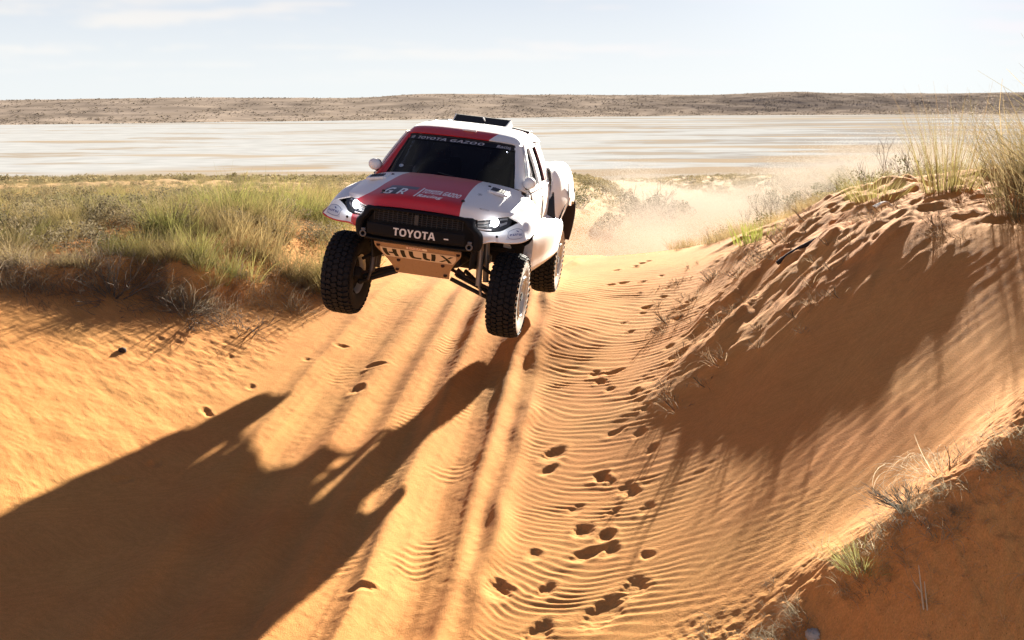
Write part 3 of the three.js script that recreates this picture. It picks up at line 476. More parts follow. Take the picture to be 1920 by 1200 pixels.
for (const s of [1, -1]) {
  const wing = P('front_wing', sideOf(merge([patch([
    [[0.895, 1.122, 0.235], [1.03, 1.078, 0.295], [1.085, 1.02, 0.345], [1.14, 0.92, 0.42]],
    [[0.915, 1.165, 0.04], [1.06, 1.13, 0.07], [1.125, 1.07, 0.11], [1.165, 0.97, 0.15]],
    [[0.885, 1.24, -0.26], [1.045, 1.20, -0.22], [1.12, 1.14, -0.18], [1.16, 1.045, -0.18]],
    [[0.84, 1.305, -0.60], [0.975, 1.25, -0.56], [1.06, 1.19, -0.5], [1.13, 1.10, -0.42]]].map((r) => r.slice().reverse()), 16, 18, 0.014), patch(faceOuter, 14, 10, 0.014)]), s), white);
  P('wing_front', sideOf(patch(faceInner, 10, 10, 0.014), s), s > 0 ? white : redPaint, s > 0 ? undefined : 'red lower front of the wing', wing);
  P('wing_lip', sideOf(tube([[0.70, 0.845, 0.555], [0.79, 0.868, 0.525], [0.97, 0.87, 0.475], [1.08, 0.888, 0.44], [1.14, 0.914, 0.415], [1.167, 0.965, 0.15], [1.162, 1.04, -0.18], [1.13, 1.095, -0.42]], 0.010, 40, 6), s), s > 0 ? white : redPaint, undefined, wing);
  P('wing_vent', sideOf(merge([patch([[[1.125, 1.06, -0.42], [1.06, 1.16, -0.52], [0.98, 1.2, -0.6]], [[1.08, 0.82, -0.34], [1.02, 0.9, -0.5], [0.95, 0.95, -0.62]], [[1.0, 0.74, -0.3], [0.97, 0.74, -0.45], [0.93, 0.74, -0.62]]].map((r) => r.slice().reverse()), 6, 6, 0.012)]), s), matt, undefined, wing);
  P('wheel_arch', sideOf(merge([patch([[[1.13, 0.90, 0.40], [0.85, 0.88, 0.47], [0.62, 0.80, 0.53]], [[1.15, 0.98, 0.15], [0.85, 1.05, 0.2], [0.60, 1.06, 0.2]], [[1.14, 1.03, -0.18], [0.85, 1.08, -0.2], [0.60, 1.08, -0.2]], [[1.0, 0.8, -0.5], [0.8, 0.8, -0.58], [0.60, 0.8, -0.58]], [[0.95, 0.45, -0.58], [0.8, 0.45, -0.62], [0.60, 0.45, -0.62]]].map((r) => r.slice().reverse()), 8, 14, 0.01), patch([[[0.60, 1.08, 0.5], [0.60, 1.1, -0.6]], [[0.55, 0.5, 0.4], [0.55, 0.45, -0.62]]], 4, 4, 0.01)]), s), matt, undefined, wing);
  P('wing_badge', sideOf(patch([[0.42, 0.5, 0.66, 0.84, 0.92].map((u) => spline(faceOuter.map((r) => spline(r, u)), 0.22 + 0.04)), [0.44, 0.52, 0.66, 0.82, 0.9].map((u) => spline(faceOuter.map((r) => spline(r, u)), 0.55)), [0.40, 0.5, 0.64, 0.78, 0.86].map((u) => spline(faceOuter.map((r) => spline(r, u)), 0.86))].map((r) => r.map(([x, y, z]) => [x, y + 0.001, z + 0.004])), 10, 8, 0, s > 0 ? undefined : (p, u, v) => [1 - u, 1 - v]), s), new THREE.MeshStandardMaterial({ map: badgePrint(s < 0), roughness: 0.4 }), 'oval sponsor badge printed in blue', wing);
  P('wing_screw', sideOf(new THREE.SphereGeometry(0.014, 12, 8).scale(1, 1, 0.5).translate(0.835, 0.925, 0.508), s), black, undefined, wing);
  // headlamp
  const lampRows = [
    [[0.575, 1.078, 0.585], [0.68, 1.092, 0.49], [0.80, 1.112, 0.365], [0.925, 1.124, 0.238]],
    [[0.585, 1.035, 0.592], [0.69, 1.04, 0.515], [0.82, 1.06, 0.40], [0.935, 1.08, 0.285]],
    [[0.605, 0.99, 0.588], [0.70, 0.972, 0.525], [0.83, 0.975, 0.435], [0.925, 1.03, 0.325]]];
  const lamp = P('headlamp', sideOf(patch(lampRows.map((r) => r.map(([x, y, z]) => [x, y, z - 0.05])), 14, 8, 0.01), s), black);
  const lp = (u, v, d = 0) => { const p = spline(lampRows.map((r) => spline(r, u)), v); return [p[0] + d * 0.4, p[1], p[2] + d * 0.9]; };
  P('lamp_trim', sideOf(merge([tube([lp(0.03, 0.05, -0.01), lp(0.035, 0.5, -0.01), lp(0.04, 0.93, -0.01)], 0.012, 10), tube([lp(0.04, 0.93, -0.01), lp(0.25, 0.93, -0.01), lp(0.5, 0.93, -0.01)], 0.009, 14), tube([lp(0.03, 0.06, -0.01), lp(0.3, 0.06, -0.01), lp(0.6, 0.06, -0.01)], 0.009, 14)]), s), letterWhite, undefined, lamp);
  PS('lamp_reflector', ([patch([[lp(0.07, 0.28, -0.035), lp(0.25, 0.28, -0.035), lp(0.44, 0.28, -0.035)], [lp(0.07, 0.46, -0.02), lp(0.25, 0.46, -0.02), lp(0.44, 0.46, -0.02)]], 6, 3, 0.006), patch([[lp(0.08, 0.62, -0.035), lp(0.25, 0.62, -0.035), lp(0.42, 0.62, -0.035)], [lp(0.08, 0.76, -0.02), lp(0.25, 0.76, -0.02), lp(0.42, 0.76, -0.02)]], 6, 3, 0.006), patch([[lp(0.72, 0.2, -0.035), lp(0.92, 0.2, -0.035)], [lp(0.72, 0.8, -0.035), lp(0.92, 0.75, -0.035)]], 5, 5, 0.006)]).map((g) => sideOf(g, s)), steel, undefined, lamp);
  const [bx, by, bz] = lp(0.585, 0.47, -0.022);
  const bulb = new THREE.MeshStandardMaterial({ color: 0xffffff, emissive: new THREE.Color(0.92, 0.95, 1), emissiveIntensity: 1.6 });
  P('headlamp_bulb', sideOf(new THREE.SphereGeometry(0.048, 16, 10).scale(1, 1.05, 0.35).rotateY(0.5).translate(bx, by, bz), s), bulb, undefined, lamp);
  const beam = new THREE.PointLight(new THREE.Color(0.92, 0.95, 1), 0.012); beam.name = 'headlamp_light'; beam.position.set((bx + 0.03) * s, by, bz + 0.09); beam.castShadow = true; truck.add(beam);
  P('lamp_lens', sideOf(patch(lampRows, 14, 8, 0), s), clear, undefined, lamp);
}

// --- bumper, grille, lettering, skid plate
{
  const half = (x, y, z) => [x, y, z];
  const loop = (pts) => { const q = pts.concat(pts.slice(0, -1).slice(1).reverse().map(([x, y, z]) => [-x, y, z])); return q.concat([q[0]]); };
  const A = [[0, 1.118, 0.70], [0.30, 1.115, 0.695], [0.575, 1.10, 0.60], [0.62, 1.02, 0.62], [0.70, 0.93, 0.60], [0.695, 0.79, 0.585], [0.62, 0.75, 0.61], [0.30, 0.742, 0.66], [0, 0.742, 0.665]];
  const B = [[0, 1.105, 0.765], [0.30, 1.10, 0.76], [0.56, 1.083, 0.675], [0.605, 1.01, 0.685], [0.67, 0.925, 0.665], [0.668, 0.80, 0.655], [0.60, 0.757, 0.67], [0.30, 0.748, 0.72], [0, 0.748, 0.725]];
  const C = [[0, 1.09, 0.762], [0.28, 1.086, 0.757], [0.49, 1.066, 0.705], [0.545, 1.005, 0.702], [0.605, 0.925, 0.68], [0.61, 0.815, 0.672], [0.55, 0.778, 0.69], [0.26, 0.775, 0.735], [0, 0.775, 0.74]];
  const D = C.map(([x, y, z]) => [x * 0.97, (y - 0.92) * 0.97 + 0.92, z - 0.11]);
  const bumper = P('front_bumper', patch([A, B, C, D].map(loop).map((r) => r.slice().reverse()), 64, 9, 0), bumperBlack);
  P('bumper_back', patch([[[-0.62, 1.08, 0.57], [0, 1.09, 0.62], [0.62, 1.08, 0.57]], [[-0.66, 0.755, 0.54], [0, 0.75, 0.6], [0.66, 0.755, 0.54]]], 8, 6, 0.01), matt, undefined, bumper);
  const bars = []; for (let i = -9; i <= 9; i++) if (i) bars.push(box(0.008, 0.13, 0.012, i * 0.054, 1.022, 0.71 - 0.06 * (i / 9) ** 2, 0.003)); for (let j = 0; j < 5; j++) bars.push(tube([[-0.47, 0.973 + j * 0.022, 0.66], [-0.25, 0.973 + j * 0.022, 0.70], [0, 0.973 + j * 0.022, 0.718], [0.25, 0.973 + j * 0.022, 0.70], [0.47, 0.973 + j * 0.022, 0.66]], 0.004, 14, 5));
  bars.push(box(0.05, 0.12, 0.03, 0, 1.018, 0.715, 0.01));
  P('grille', merge(bars), std(0.03, 0.032, 0.04, 0.4), undefined, bumper);
  P('grille_crossbar', patch([[-1, -0.5, 0, 0.5, 1].map((k) => [k * 0.53, 0.935, 0.765 - 0.06 * k * k]), [-1, -0.5, 0, 0.5, 1].map((k) => [k * 0.535, 0.925, 0.785 - 0.06 * k * k]), [-1, -0.5, 0, 0.5, 1].map((k) => [k * 0.535, 0.825, 0.78 - 0.06 * k * k]), [-1, -0.5, 0, 0.5, 1].map((k) => [k * 0.53, 0.812, 0.755 - 0.06 * k * k])], 16, 9, 0.03), bumperBlack, undefined, bumper);
  const tg = new TextGeometry('TOYOTA', { font, size: 0.088, depth: 0.008, bevelEnabled: false, curveSegments: 6 }); tg.computeBoundingBox(); const w = tg.boundingBox.max.x - tg.boundingBox.min.x;
  tg.translate(-tg.boundingBox.min.x - w / 2, 0, 0); tg.scale(0.46 / w, 0.92, 1); tg.translate(0, 0.835, 0.779);
  const tp = tg.attributes.position; for (let i = 0; i < tp.count; i++) tp.setZ(i, tp.getZ(i) - 0.06 * (tp.getX(i) / 0.53) ** 2 + 0.004);
  P('lettering', tg, letterWhite, 'white block lettering across the grille', bumper);
  P('bumper_mark', box(0.05, 0.014, 0.006, 0.345, 0.862, 0.762, 0.003), letterWhite, undefined, bumper);
  for (const s of [1, -1]) P('bumper_hook', sideOf(merge([new THREE.TorusGeometry(0.03, 0.009, 8, 18).translate(0.585, 0.80, 0.695), box(0.05, 0.03, 0.03, 0.585, 0.845, 0.68, 0.01)]), s), grey, undefined, bumper);

  const sk = (x, v) => [x, lerp(0.715, 0.345, v), lerp(0.60, 0.25, v) + 0.012 * Math.sin(v * 3)];
  const halfW = knots([[0, 0.485], [0.1, 0.49], [0.35, 0.42], [0.7, 0.335], [1, 0.305]]);
  const rows = []; for (let j = 0; j <= 6; j++) { const v = j / 6; rows.push([-1, -0.5, 0, 0.5, 1].map((k) => sk(k * halfW(v), v))); }
  const dirt = print(512, 512, (c, w2, h) => { c.fillStyle = '#a58b78'; c.fillRect(0, 0, w2, h); const r = rngOf(21); for (let i = 0; i < 900; i++) { c.strokeStyle = r() < 0.5 ? `rgba(120,84,56,${0.1 + 0.25 * r()})` : `rgba(214,176,136,${0.1 + 0.25 * r()})`; c.lineWidth = 0.5 + 1.5 * r(); const x = r() * w2, y = r() * h, l = 8 + 50 * r() * r(); c.beginPath(); c.moveTo(x, y); c.lineTo(x + (r() - 0.5) * 10, y + l); c.stroke(); } for (let i = 0; i < 140; i++) { c.fillStyle = `rgba(95,66,46,${0.1 + 0.2 * r()})`; c.beginPath(); c.ellipse(r() * w2, r() * h, 2 + 10 * r() * r(), 2 + 6 * r(), r() * 3, 0, 7); c.fill(); } });
  const plate = P('skid_plate', patch(rows, 20, 20, 0.014), new THREE.MeshStandardMaterial({ map: dirt, roughness: 0.5, metalness: 0.25 }), 'dusty bare skid plate under the nose');
  const front = ([x, y, z], d) => [x, y - d * 0.68, z + d * 0.73];
  const name = print(1024, 256, (c, w2, h) => {
    c.fillStyle = '#dccbb8'; c.fillRect(0, 0, w2, h); c.fillStyle = '#0d0a0b';
    const poly = (...p) => { c.beginPath(); p.forEach(([x, y], i) => (i ? c.lineTo(x, y) : c.moveTo(x, y))); c.closePath(); c.fill(); };
    poly([30, 28], [88, 28], [88, 228], [30, 228]); poly([160, 28], [218, 28], [218, 228], [160, 228], [160, 158], [98, 158], [98, 118], [160, 118]);      // H
    poly([270, 28], [328, 28], [328, 228], [270, 228]);                                                                                               // I
    c.beginPath(); c.moveTo(384, 28); c.lineTo(442, 28); c.lineTo(442, 150); c.quadraticCurveTo(446, 184, 480, 186); c.lineTo(552, 186); c.lineTo(544, 228); c.lineTo(450, 228); c.quadraticCurveTo(386, 226, 384, 150); c.fill();   // L
    c.beginPath(); c.moveTo(572, 28); c.lineTo(624, 28); c.lineTo(624, 150); c.quadraticCurveTo(628, 186, 676, 188); c.lineTo(676, 228); c.lineTo(640, 228); c.quadraticCurveTo(572, 226, 572, 150); c.fill(); poly([690, 28], [748, 28], [748, 228], [690, 228]);   // U
    poly([806, 28], [850, 28], [996, 228], [946, 228]); poly([946, 40], [990, 40], [930, 104], [898, 104]); poly([806, 216], [852, 216], [908, 158], [870, 148]);   // X
  });
  const strip2 = [0.14, 0.29, 0.44].map((v) => [-1, -0.5, 0, 0.5, 1].map((k) => front(sk(k * Math.min(0.425, halfW(v) - 0.018), v), 0.004)));
  P('plate_lettering', patch(strip2, 10, 4, 0), new THREE.MeshStandardMaterial({ map: name, roughness: 0.6 }), 'cream strip with heavy black lettering', plate);
  const small = print(512, 96, (c, w2, h) => { c.fillStyle = '#c9a48c'; c.fillRect(0, 0, w2, h); c.fillStyle = '#e9ded4'; c.fillRect(14, 8, w2 - 28, h - 16); c.fillStyle = '#b0453f'; c.font = 'bold 74px sans-serif'; c.save(); c.scale(1.45, 1); c.fillText('DAKAR', 26, 74); c.restore(); });
  P('plate_sticker', patch([0.03, 0.07, 0.115].map((v) => [-0.13, 0, 0.11].map((x) => front(sk(x, v), 0.004))), 6, 3, 0), new THREE.MeshStandardMaterial({ map: small, roughness: 0.6 }), undefined, plate);
  for (const [x, v] of [[-0.44, 0.08], [0.45, 0.08], [-0.24, 0.52], [0.26, 0.52], [-0.28, 0.86], [0.27, 0.86]]) { const p = front(sk(x, v), 0.004); P('bolt', new THREE.CylinderGeometry(0.02, 0.022, 0.012, 12).rotateX(0.82).translate(...p), std(0.06, 0.03, 0.025, 0.6, 0.4), undefined, plate); }
}

// --- underbody, tub and tail
P('underbody', merge([box(0.86, 0.34, 0.9, 0, 0.66, -0.1, 0.05), box(0.56, 0.24, 0.7, 0, 0.50, -0.25, 0.06), box(1.05, 0.3, 3.0, 0, 0.50, -2.0, 0.06), box(1.5, 0.2, 1.7, 0, 0.62, -1.5, 0.05), box(1.14, 0.36, 0.9, 0, 0.92, 0.02, 0.05), box(1.0, 0.3, 0.5, 0, 0.6, -3.6, 0.1)]), matt);
for (const s of [1, -1]) {
  const rear = P('rear_wing', sideOf(merge([patch([
    [[0.86, 1.50, -2.40], [0.94, 1.47, -2.36], [0.99, 1.30, -2.26], [1.0, 1.08, -2.12], [1.03, 0.90, -2.06], [1.08, 0.76, -2.1]],
    [[0.86, 1.53, -2.62], [0.955, 1.52, -2.6], [1.055, 1.36, -2.52], [1.09, 1.14, -2.42], [1.11, 0.98, -2.4], [1.12, 0.80, -2.42]],
    [[0.86, 1.54, -2.95], [0.97, 1.525, -2.95], [1.055, 1.37, -2.92], [1.115, 1.22, -2.9], [1.155, 1.10, -2.88], [1.155, 1.0, -2.86]],
    [[0.86, 1.52, -3.4], [0.97, 1.50, -3.4], [1.045, 1.35, -3.42], [1.105, 1.20, -3.45], [1.155, 1.08, -3.48], [1.155, 0.98, -3.5]],
    [[0.86, 1.47, -3.9], [0.95, 1.45, -3.9], [1.04, 1.32, -3.88], [1.09, 1.14, -3.82], [1.10, 0.98, -3.78], [1.10, 0.82, -3.74]]].map((r) => r.slice().reverse()), 18, 22, 0.02)]), s), white);
  P('side_intake', sideOf(merge([patch([[[1.03, 1.20, -2.20], [1.03, 1.2, -2.20]], [[0.955, 0.99, -1.98], [1.075, 1.02, -2.10]], [[0.985, 0.92, -1.98], [1.115, 0.82, -2.06]]], 6, 6, 0.02)]), s), black, undefined, rear);
  P('wing_slot', sideOf(box(0.012, 0.30, 0.10, 1.146, 1.14, -2.86, 0.004, 0, 0, 0.1), s), grey, undefined, rear);
  P('red_corner', sideOf(patch([[[1.165, 1.09, -2.9], [1.168, 1.07, -3.12]], [[1.165, 0.99, -2.87], [1.168, 0.96, -3.1]]], 4, 4, 0.012), s), redPaint, undefined, rear);
  P('wheel_arch', sideOf(merge([patch([[[1.12, 0.74, -2.2], [0.7, 0.74, -2.2]], [[1.145, 1.0, -2.6], [0.7, 1.0, -2.6]], [[1.15, 1.1, -3.14], [0.7, 1.1, -3.14]], [[1.15, 1.0, -3.6], [0.7, 1.0, -3.6]]].map((r) => r), 6, 12, 0.01), patch([[[0.7, 1.2, -2.2], [0.7, 1.2, -3.9]], [[0.66, 0.4, -2.2], [0.66, 0.4, -3.9]]], 3, 3, 0.01)]), s), matt, undefined, rear);
  P('mud_flap', sideOf(merge([patch([[[0.80, 1.10, -3.60], [1.13, 1.16, -3.60]], [[0.80, 0.9, -3.62], [1.175, 0.88, -3.62]], [[0.84, 0.6, -3.66], [1.165, 0.64, -3.66]], [[0.86, 0.40, -3.72], [1.125, 0.40, -3.72]]], 5, 8, 0.012)]), s), std(0.03, 0.018, 0.02, 0.7));
}
P('tail_panel', patch([[[-0.95, 1.45, -3.92], [0, 1.48, -3.95], [0.95, 1.45, -3.92]], [[-1.05, 1.1, -3.9], [0, 1.1, -3.96], [1.05, 1.1, -3.9]], [[-0.9, 0.7, -3.85], [0, 0.7, -3.9], [0.9, 0.7, -3.85]]], 8, 8, 0.02), white);
P('load_cover', merge([box(1.72, 0.05, 1.5, 0, 1.44, -3.16, 0.02), box(0.3, 0.26, 0.5, 0.55, 1.50, -2.75, 0.06)]), black);

// --- wheels and suspension
const rubber = std(0.006, 0.006, 0.009, 0.85), dusty = (() => { // rubber with pale dust caked on the outer wall
  const t = print(512, 128, (c, w, h) => { c.fillStyle = '#cfc5b4'; c.fillRect(0, 0, w, h); const r = rngOf(4); for (let i = 0; i < 700; i++) { c.fillStyle = `rgba(120,110,98,${0.05 + 0.2 * r()})`; c.beginPath(); c.ellipse(r() * w, r() * h, 2 + 22 * r() * r(), 1 + 4 * r(), 0, 0, 7); c.fill(); } c.fillStyle = 'rgba(60,56,54,0.5)'; c.font = 'bold 40px sans-serif'; c.fillText('A L L - T E R R A I N', 40, 80); });
  return new THREE.MeshStandardMaterial({ map: t, roughness: 0.9 });
})();
const tyreGeo = (() => {
  const prof = [[0.222, -0.125], [0.27, -0.150], [0.34, -0.163], [0.405, -0.160], [0.437, -0.145], [0.449, -0.115], [0.451, 0], [0.449, 0.115], [0.437, 0.145], [0.405, 0.160], [0.34, 0.163], [0.27, 0.150], [0.222, 0.125]];
  const lathe = new THREE.LatheGeometry(prof.map(([r, y]) => new THREE.Vector2(r, y)), 72).rotateZ(-Math.PI / 2);
  const blocks = []; const row = (x, w, l, n, off, tw, rr = 0.463, tilt = 0) => { for (let k = 0; k < n; k++) { const b = new THREE.BoxGeometry(w, 0.026, l); b.rotateY(tw * (k % 2 ? 1 : 0.8)); b.rotateZ(tilt); b.translate(x, rr, 0); b.rotateX((k + off) / n * Math.PI * 2); blocks.push(b); } };
  row(0, 0.062, 0.052, 44, 0, 0.4); row(-0.068, 0.052, 0.046, 44, 0.5, -0.35, 0.462); row(0.068, 0.052, 0.046, 44, 0.5, -0.35, 0.462); row(-0.127, 0.056, 0.043, 40, 0, 0.12, 0.451, 0.32); row(0.127, 0.056, 0.043, 40, 0, 0.12, 0.451, -0.32);
  row(-0.157, 0.02, 0.036, 40, 0.5, 0, 0.424, 0.9); row(0.157, 0.02, 0.036, 40, 0.5, 0, 0.424, -0.9);
  return merge([lathe, ...blocks]);
})();
const wallGeo = new THREE.LatheGeometry([[0.437, 0.1475], [0.405, 0.1625], [0.34, 0.1655], [0.27, 0.153], [0.235, 0.138]].map(([r, y]) => new THREE.Vector2(r, y)), 72).rotateZ(-Math.PI / 2);
const rimGeo = merge([new THREE.LatheGeometry([[0.235, 0.15], [0.228, 0.155], [0.212, 0.15], [0.2, 0.10], [0.19, 0.02], [0.2, -0.12], [0.228, -0.14]].map(([r, y]) => new THREE.Vector2(r, y)), 56).rotateZ(-Math.PI / 2),
  ...[...Array(8).keys()].flatMap((k) => { const a = k / 8 * Math.PI * 2; return [0.11, -0.11].map((d) => { const g = new THREE.BoxGeometry(0.035, 0.155, 0.026); g.translate(0.09, 0.13, 0); g.rotateX(a + d); return g; }); }),
  new THREE.CylinderGeometry(0.075, 0.085, 0.06, 24).rotateZ(-Math.PI / 2).translate(0.085, 0, 0)]);
const ringGeo = merge([new THREE.TorusGeometry(0.222, 0.011, 8, 56).rotateY(Math.PI / 2).translate(0.156, 0, 0), ...[...Array(24).keys()].map((k) => { const g = new THREE.CylinderGeometry(0.007, 0.007, 0.014, 8).rotateZ(Math.PI / 2); g.translate(0.166, 0.222, 0); g.rotateX(k / 24 * Math.PI * 2); return g; })]);
const discGeo = merge([new THREE.CylinderGeometry(0.192, 0.192, 0.03, 32).rotateZ(-Math.PI / 2).translate(-0.06, 0, 0), box(0.12, 0.2, 0.14, -0.12, 0, 0, 0.04)]), hubGeo = new THREE.CylinderGeometry(0.045, 0.05, 0.05, 16).rotateZ(-Math.PI / 2).translate(0.13, 0, 0);  // black disc, oversized to keep the inside of the rim dark
for (const [x, y, z, turn] of [[0.945, 0.215, 0, 0.0], [-0.945, 0.215, 0, 0.0], [0.925, 0.185, -3.14, 0], [-0.925, 0.43, -3.14, 0]]) {
  const wheel = new THREE.Group(); wheel.name = 'wheel'; wheel.position.set(x, y, z); wheel.rotation.set((x + z) * 2.1, 0, 0); if (x < 0) wheel.rotation.y = Math.PI; truck.add(wheel);
  part('tyre', tyreGeo, rubber, wheel); part('tyre_wall', wallGeo, dusty, wheel, 'outer wall of the tyre pale with caked dust'); part('rim', rimGeo, std(0.62, 0.62, 0.60, 0.4, 0.4), wheel); part('rim_ring', ringGeo, std(0.7, 0.69, 0.66, 0.45, 0.3), wheel); part('hub', hubGeo, matt, wheel); part('dark_brake_disc', discGeo, matt, wheel);
}
for (const s of [1, -1]) {
  for (const [a, b, r] of [[[0.31, 0.345, 0.20], [0.78, 0.135, 0.03], 0.024], [[0.36, 0.36, -0.32], [0.78, 0.14, -0.02], 0.026], [[0.33, 0.36, 0.02], [0.74, 0.20, 0.0], 0.02]]) P('suspension_arm', sideOf(merge([bar(a, b, r), new THREE.SphereGeometry(r * 1.4, 12, 8).translate(...b)]), s), matt);
  P('suspension_arm', sideOf(bar([0.42, 0.62, 0.12], [0.78, 0.40, 0.0], 0.02), s), matt);
  P('drive_shaft', sideOf(merge([bar([0.2, 0.42, -0.06], [0.82, 0.22, 0], 0.019), new THREE.CylinderGeometry(0.05, 0.03, 0.1, 14).rotateZ(1.2).translate(0.36, 0.37, -0.045)]), s), std(0.05, 0.025, 0.022, 0.6));
  PS('damper', [merge([bar([0.62, 0.30, 0.14], [0.58, 0.98, 0.1], 0.036, 0.036, 16), bar([0.66, 0.19, 0.13], [0.62, 0.32, 0.14], 0.016)]), bar([0.645, 0.30, -0.13], [0.59, 0.98, -0.14], 0.036, 0.036, 16)].map((g) => sideOf(g, s)), s > 0 ? std(0.30, 0.27, 0.25, 0.4, 0.5) : std(0.1, 0.09, 0.09, 0.4, 0.5));
  PS('suspension_arm', [bar([0.3, 0.40, -2.8], [0.78, 0.17, -3.1], 0.028), bar([0.3, 0.40, -3.45], [0.78, 0.17, -3.18], 0.028)].map((g) => sideOf(g, s)), matt);
  PS('damper', [bar([0.62, 0.26, -3.0], [0.56, 1.0, -3.0], 0.036), bar([0.62, 0.26, -3.28], [0.56, 1.0, -3.28], 0.036)].map((g) => sideOf(g, s)), matt);
}

// ------------------------------------------------------------------ plants, stones, dust
const leafy = (r, g, b, t = 0.45) => new THREE.MeshPhysicalMaterial({ color: new THREE.Color().setRGB(r, g, b), roughness: 1, transmission: t, thickness: 0, side: THREE.DoubleSide, specularIntensity: 0.15 });
function ribbon(out, base, dir, len, wid, droop, segs, rnd, curl = 0) {     // one blade: a tapering strip that bends over
  const p = base.clone(), d = dir.clone().normalize(), side = new THREE.Vector3(-d.z, 0, d.x).applyAxisAngle(new THREE.Vector3(0, 1, 0), rnd() * 6.3);
  if (side.lengthSq() < 1e-5) side.set(1, 0, 0); side.normalize();
  const cx = (rnd() - 0.5) * curl, cz = (rnd() - 0.5) * curl; let prev = null;
  for (let k = 0; k <= segs; k++) {
    const f = k / segs, w = wid * (1 - f * 0.85) * 0.5, a = [p.x - side.x * w, p.y - side.y * w, p.z - side.z * w], b = [p.x + side.x * w, p.y + side.y * w, p.z + side.z * w];
    if (prev) { out.push(...prev[0], ...prev[1], ...b, ...prev[0], ...b, ...a); }
    prev = [a, b];
    d.y -= droop / segs * (0.4 + f); d.x += cx / segs; d.z += cz / segs; d.normalize(); p.addScaledVector(d, len / segs);
  }
}
function geoOf(out) { const g = new THREE.BufferGeometry(); g.setAttribute('position', new THREE.Float32BufferAttribute(out, 3)); g.computeVertexNormals(); return g; }
function tuft(seed, { n = 50, h = 0.7, r = 0.12, lean = 0.45, wid = 0.006, droop = 0.9, segs = 4, hv = 0.5, curl = 0.5, bias = [0, 0] }) {
  const rnd = rngOf(seed), out = [];
  for (let i = 0; i < n; i++) {
    const a = rnd() * 6.283, q = Math.sqrt(rnd()), l = lean * (0.2 + q);
    ribbon(out, new THREE.Vector3(Math.cos(a) * r * q, -0.03, Math.sin(a) * r * q), new THREE.Vector3(Math.cos(a) * l + bias[0], 1, Math.sin(a) * l + bias[1]), h * (1 - hv * rnd()), wid * (0.7 + 0.6 * rnd()), droop * (0.5 + rnd()), segs, rnd, curl);
  }
  return geoOf(out);
}
function twigs(seed, { n = 12, h = 0.6, r = 0.3, wid = 0.012, forks = 3 }) {   // woody stems that fork
  const rnd = rngOf(seed), list = [];
  const grow = (p, d, len, w, depth) => {
    const q = p.clone().addScaledVector(d, len);
    list.push(bar(p.toArray(), q.toArray(), w, w * 0.6, 5).toNonIndexed());
    if (depth > 0) for (let k = 0; k < 2 + (rnd() < 0.4 ? 1 : 0); k++) grow(q, d.clone().add(new THREE.Vector3(rnd() - 0.5, rnd() * 0.4 - 0.1, rnd() - 0.5).multiplyScalar(1.1)).normalize(), len * (0.55 + 0.3 * rnd()), w * 0.6, depth - 1);
  };
  for (let i = 0; i < n; i++) { const a = rnd() * 6.283, q = rnd(); grow(new THREE.Vector3(Math.cos(a) * r * 0.25 * q, -0.05, Math.sin(a) * r * 0.25 * q), new THREE.Vector3(Math.cos(a) * r * (0.3 + q) / h * 1.4, 1, Math.sin(a) * r * (0.3 + q) / h * 1.4).normalize(), h * (0.3 + 0.25 * rnd()), wid * (0.6 + 0.6 * rnd()), forks); }
  return merge(list);
}
function leaves(seed, { n = 500, r = 0.5, h = 0.6, size = 0.02, low = 0.1 }) {  // many leaf-sized faces in uneven clumps
  const rnd = rngOf(seed), out = [], cl = [];
  for (let i = 0; i < 9; i++) { const a = rnd() * 6.283, q = Math.sqrt(rnd()) * 0.75; cl.push([Math.cos(a) * r * q, h * (low + (0.85 - low) * rnd()) * (1.1 - 0.5 * q), Math.sin(a) * r * q, r * (0.22 + 0.22 * rnd())]); }
  const e = new THREE.Euler(), v = new THREE.Vector3();
  for (let i = 0; i < n; i++) {
    const c = cl[Math.floor(rnd() * cl.length)], a = rnd() * 6.283, b = Math.acos(2 * rnd() - 1), rr = c[3] * Math.cbrt(rnd());
    const x = c[0] + rr * Math.sin(b) * Math.cos(a), y = Math.max(0, c[1] + rr * 0.8 * Math.cos(b)), z = c[2] + rr * Math.sin(b) * Math.sin(a), s = size * (0.5 + rnd());
    e.set(rnd() * 6.3, rnd() * 6.3, rnd() * 6.3);
    for (const [px, py] of [[-s, 0], [0, -s * 0.4], [s, 0], [-s, 0], [s, 0], [0, s * 0.4]]) { v.set(px, py, 0).applyEuler(e); out.push(x + v.x, y + v.y, z + v.z); }
  }
  return geoOf(out);
}
const M4 = (x, y, z, turn, sc, tiltX = 0, tiltZ = 0, sy = sc) => new THREE.Matrix4().compose(new THREE.Vector3(x, y, z), new THREE.Quaternion().setFromEuler(new THREE.Euler(tiltX, turn, tiltZ, 'XYZ')), new THREE.Vector3(sc, sy, sc));
const inSight = (x, t, m = 1.12) => Math.abs(x) < t * 0.475 * m + 0.6;
const offTrack = (x, t) => Math.abs(x - trackX(t));

function scatter(name, label, variants, mat, n, seed, pick, tintOf) {       // countless growth of one kind: one object per variant
  const rnd = rngOf(seed), lots = variants.map(() => [[], []]);
  for (let i = 0; i < n; i++) {
    const p = pick(rnd); if (!p) continue;
    const [x, z, sc, tx = 0, tz = 0, sy = sc] = p, k = Math.floor(rnd() * variants.length);
    lots[k][0].push(M4(x, ground(x, z), z, tx || tz ? (rnd() - 0.5) * 1.2 : rnd() * 6.283, sc, tx, tz, sy)); lots[k][1].push(tintOf ? tintOf(rnd, x, z) : new THREE.Color(1, 1, 1));
  }
  lots.forEach(([m, c], k) => m.length && stuff(name, label, name.replace(/_/g, ' '), variants[k], mat, m, c));
}
const tone = (a, b) => (rnd) => { const f = rnd(), v = 0.7 + 0.6 * rnd(); return new THREE.Color().setRGB(lerp(a[0], b[0], f) * v, lerp(a[1], b[1], f) * v, lerp(a[2], b[2], f) * v); };

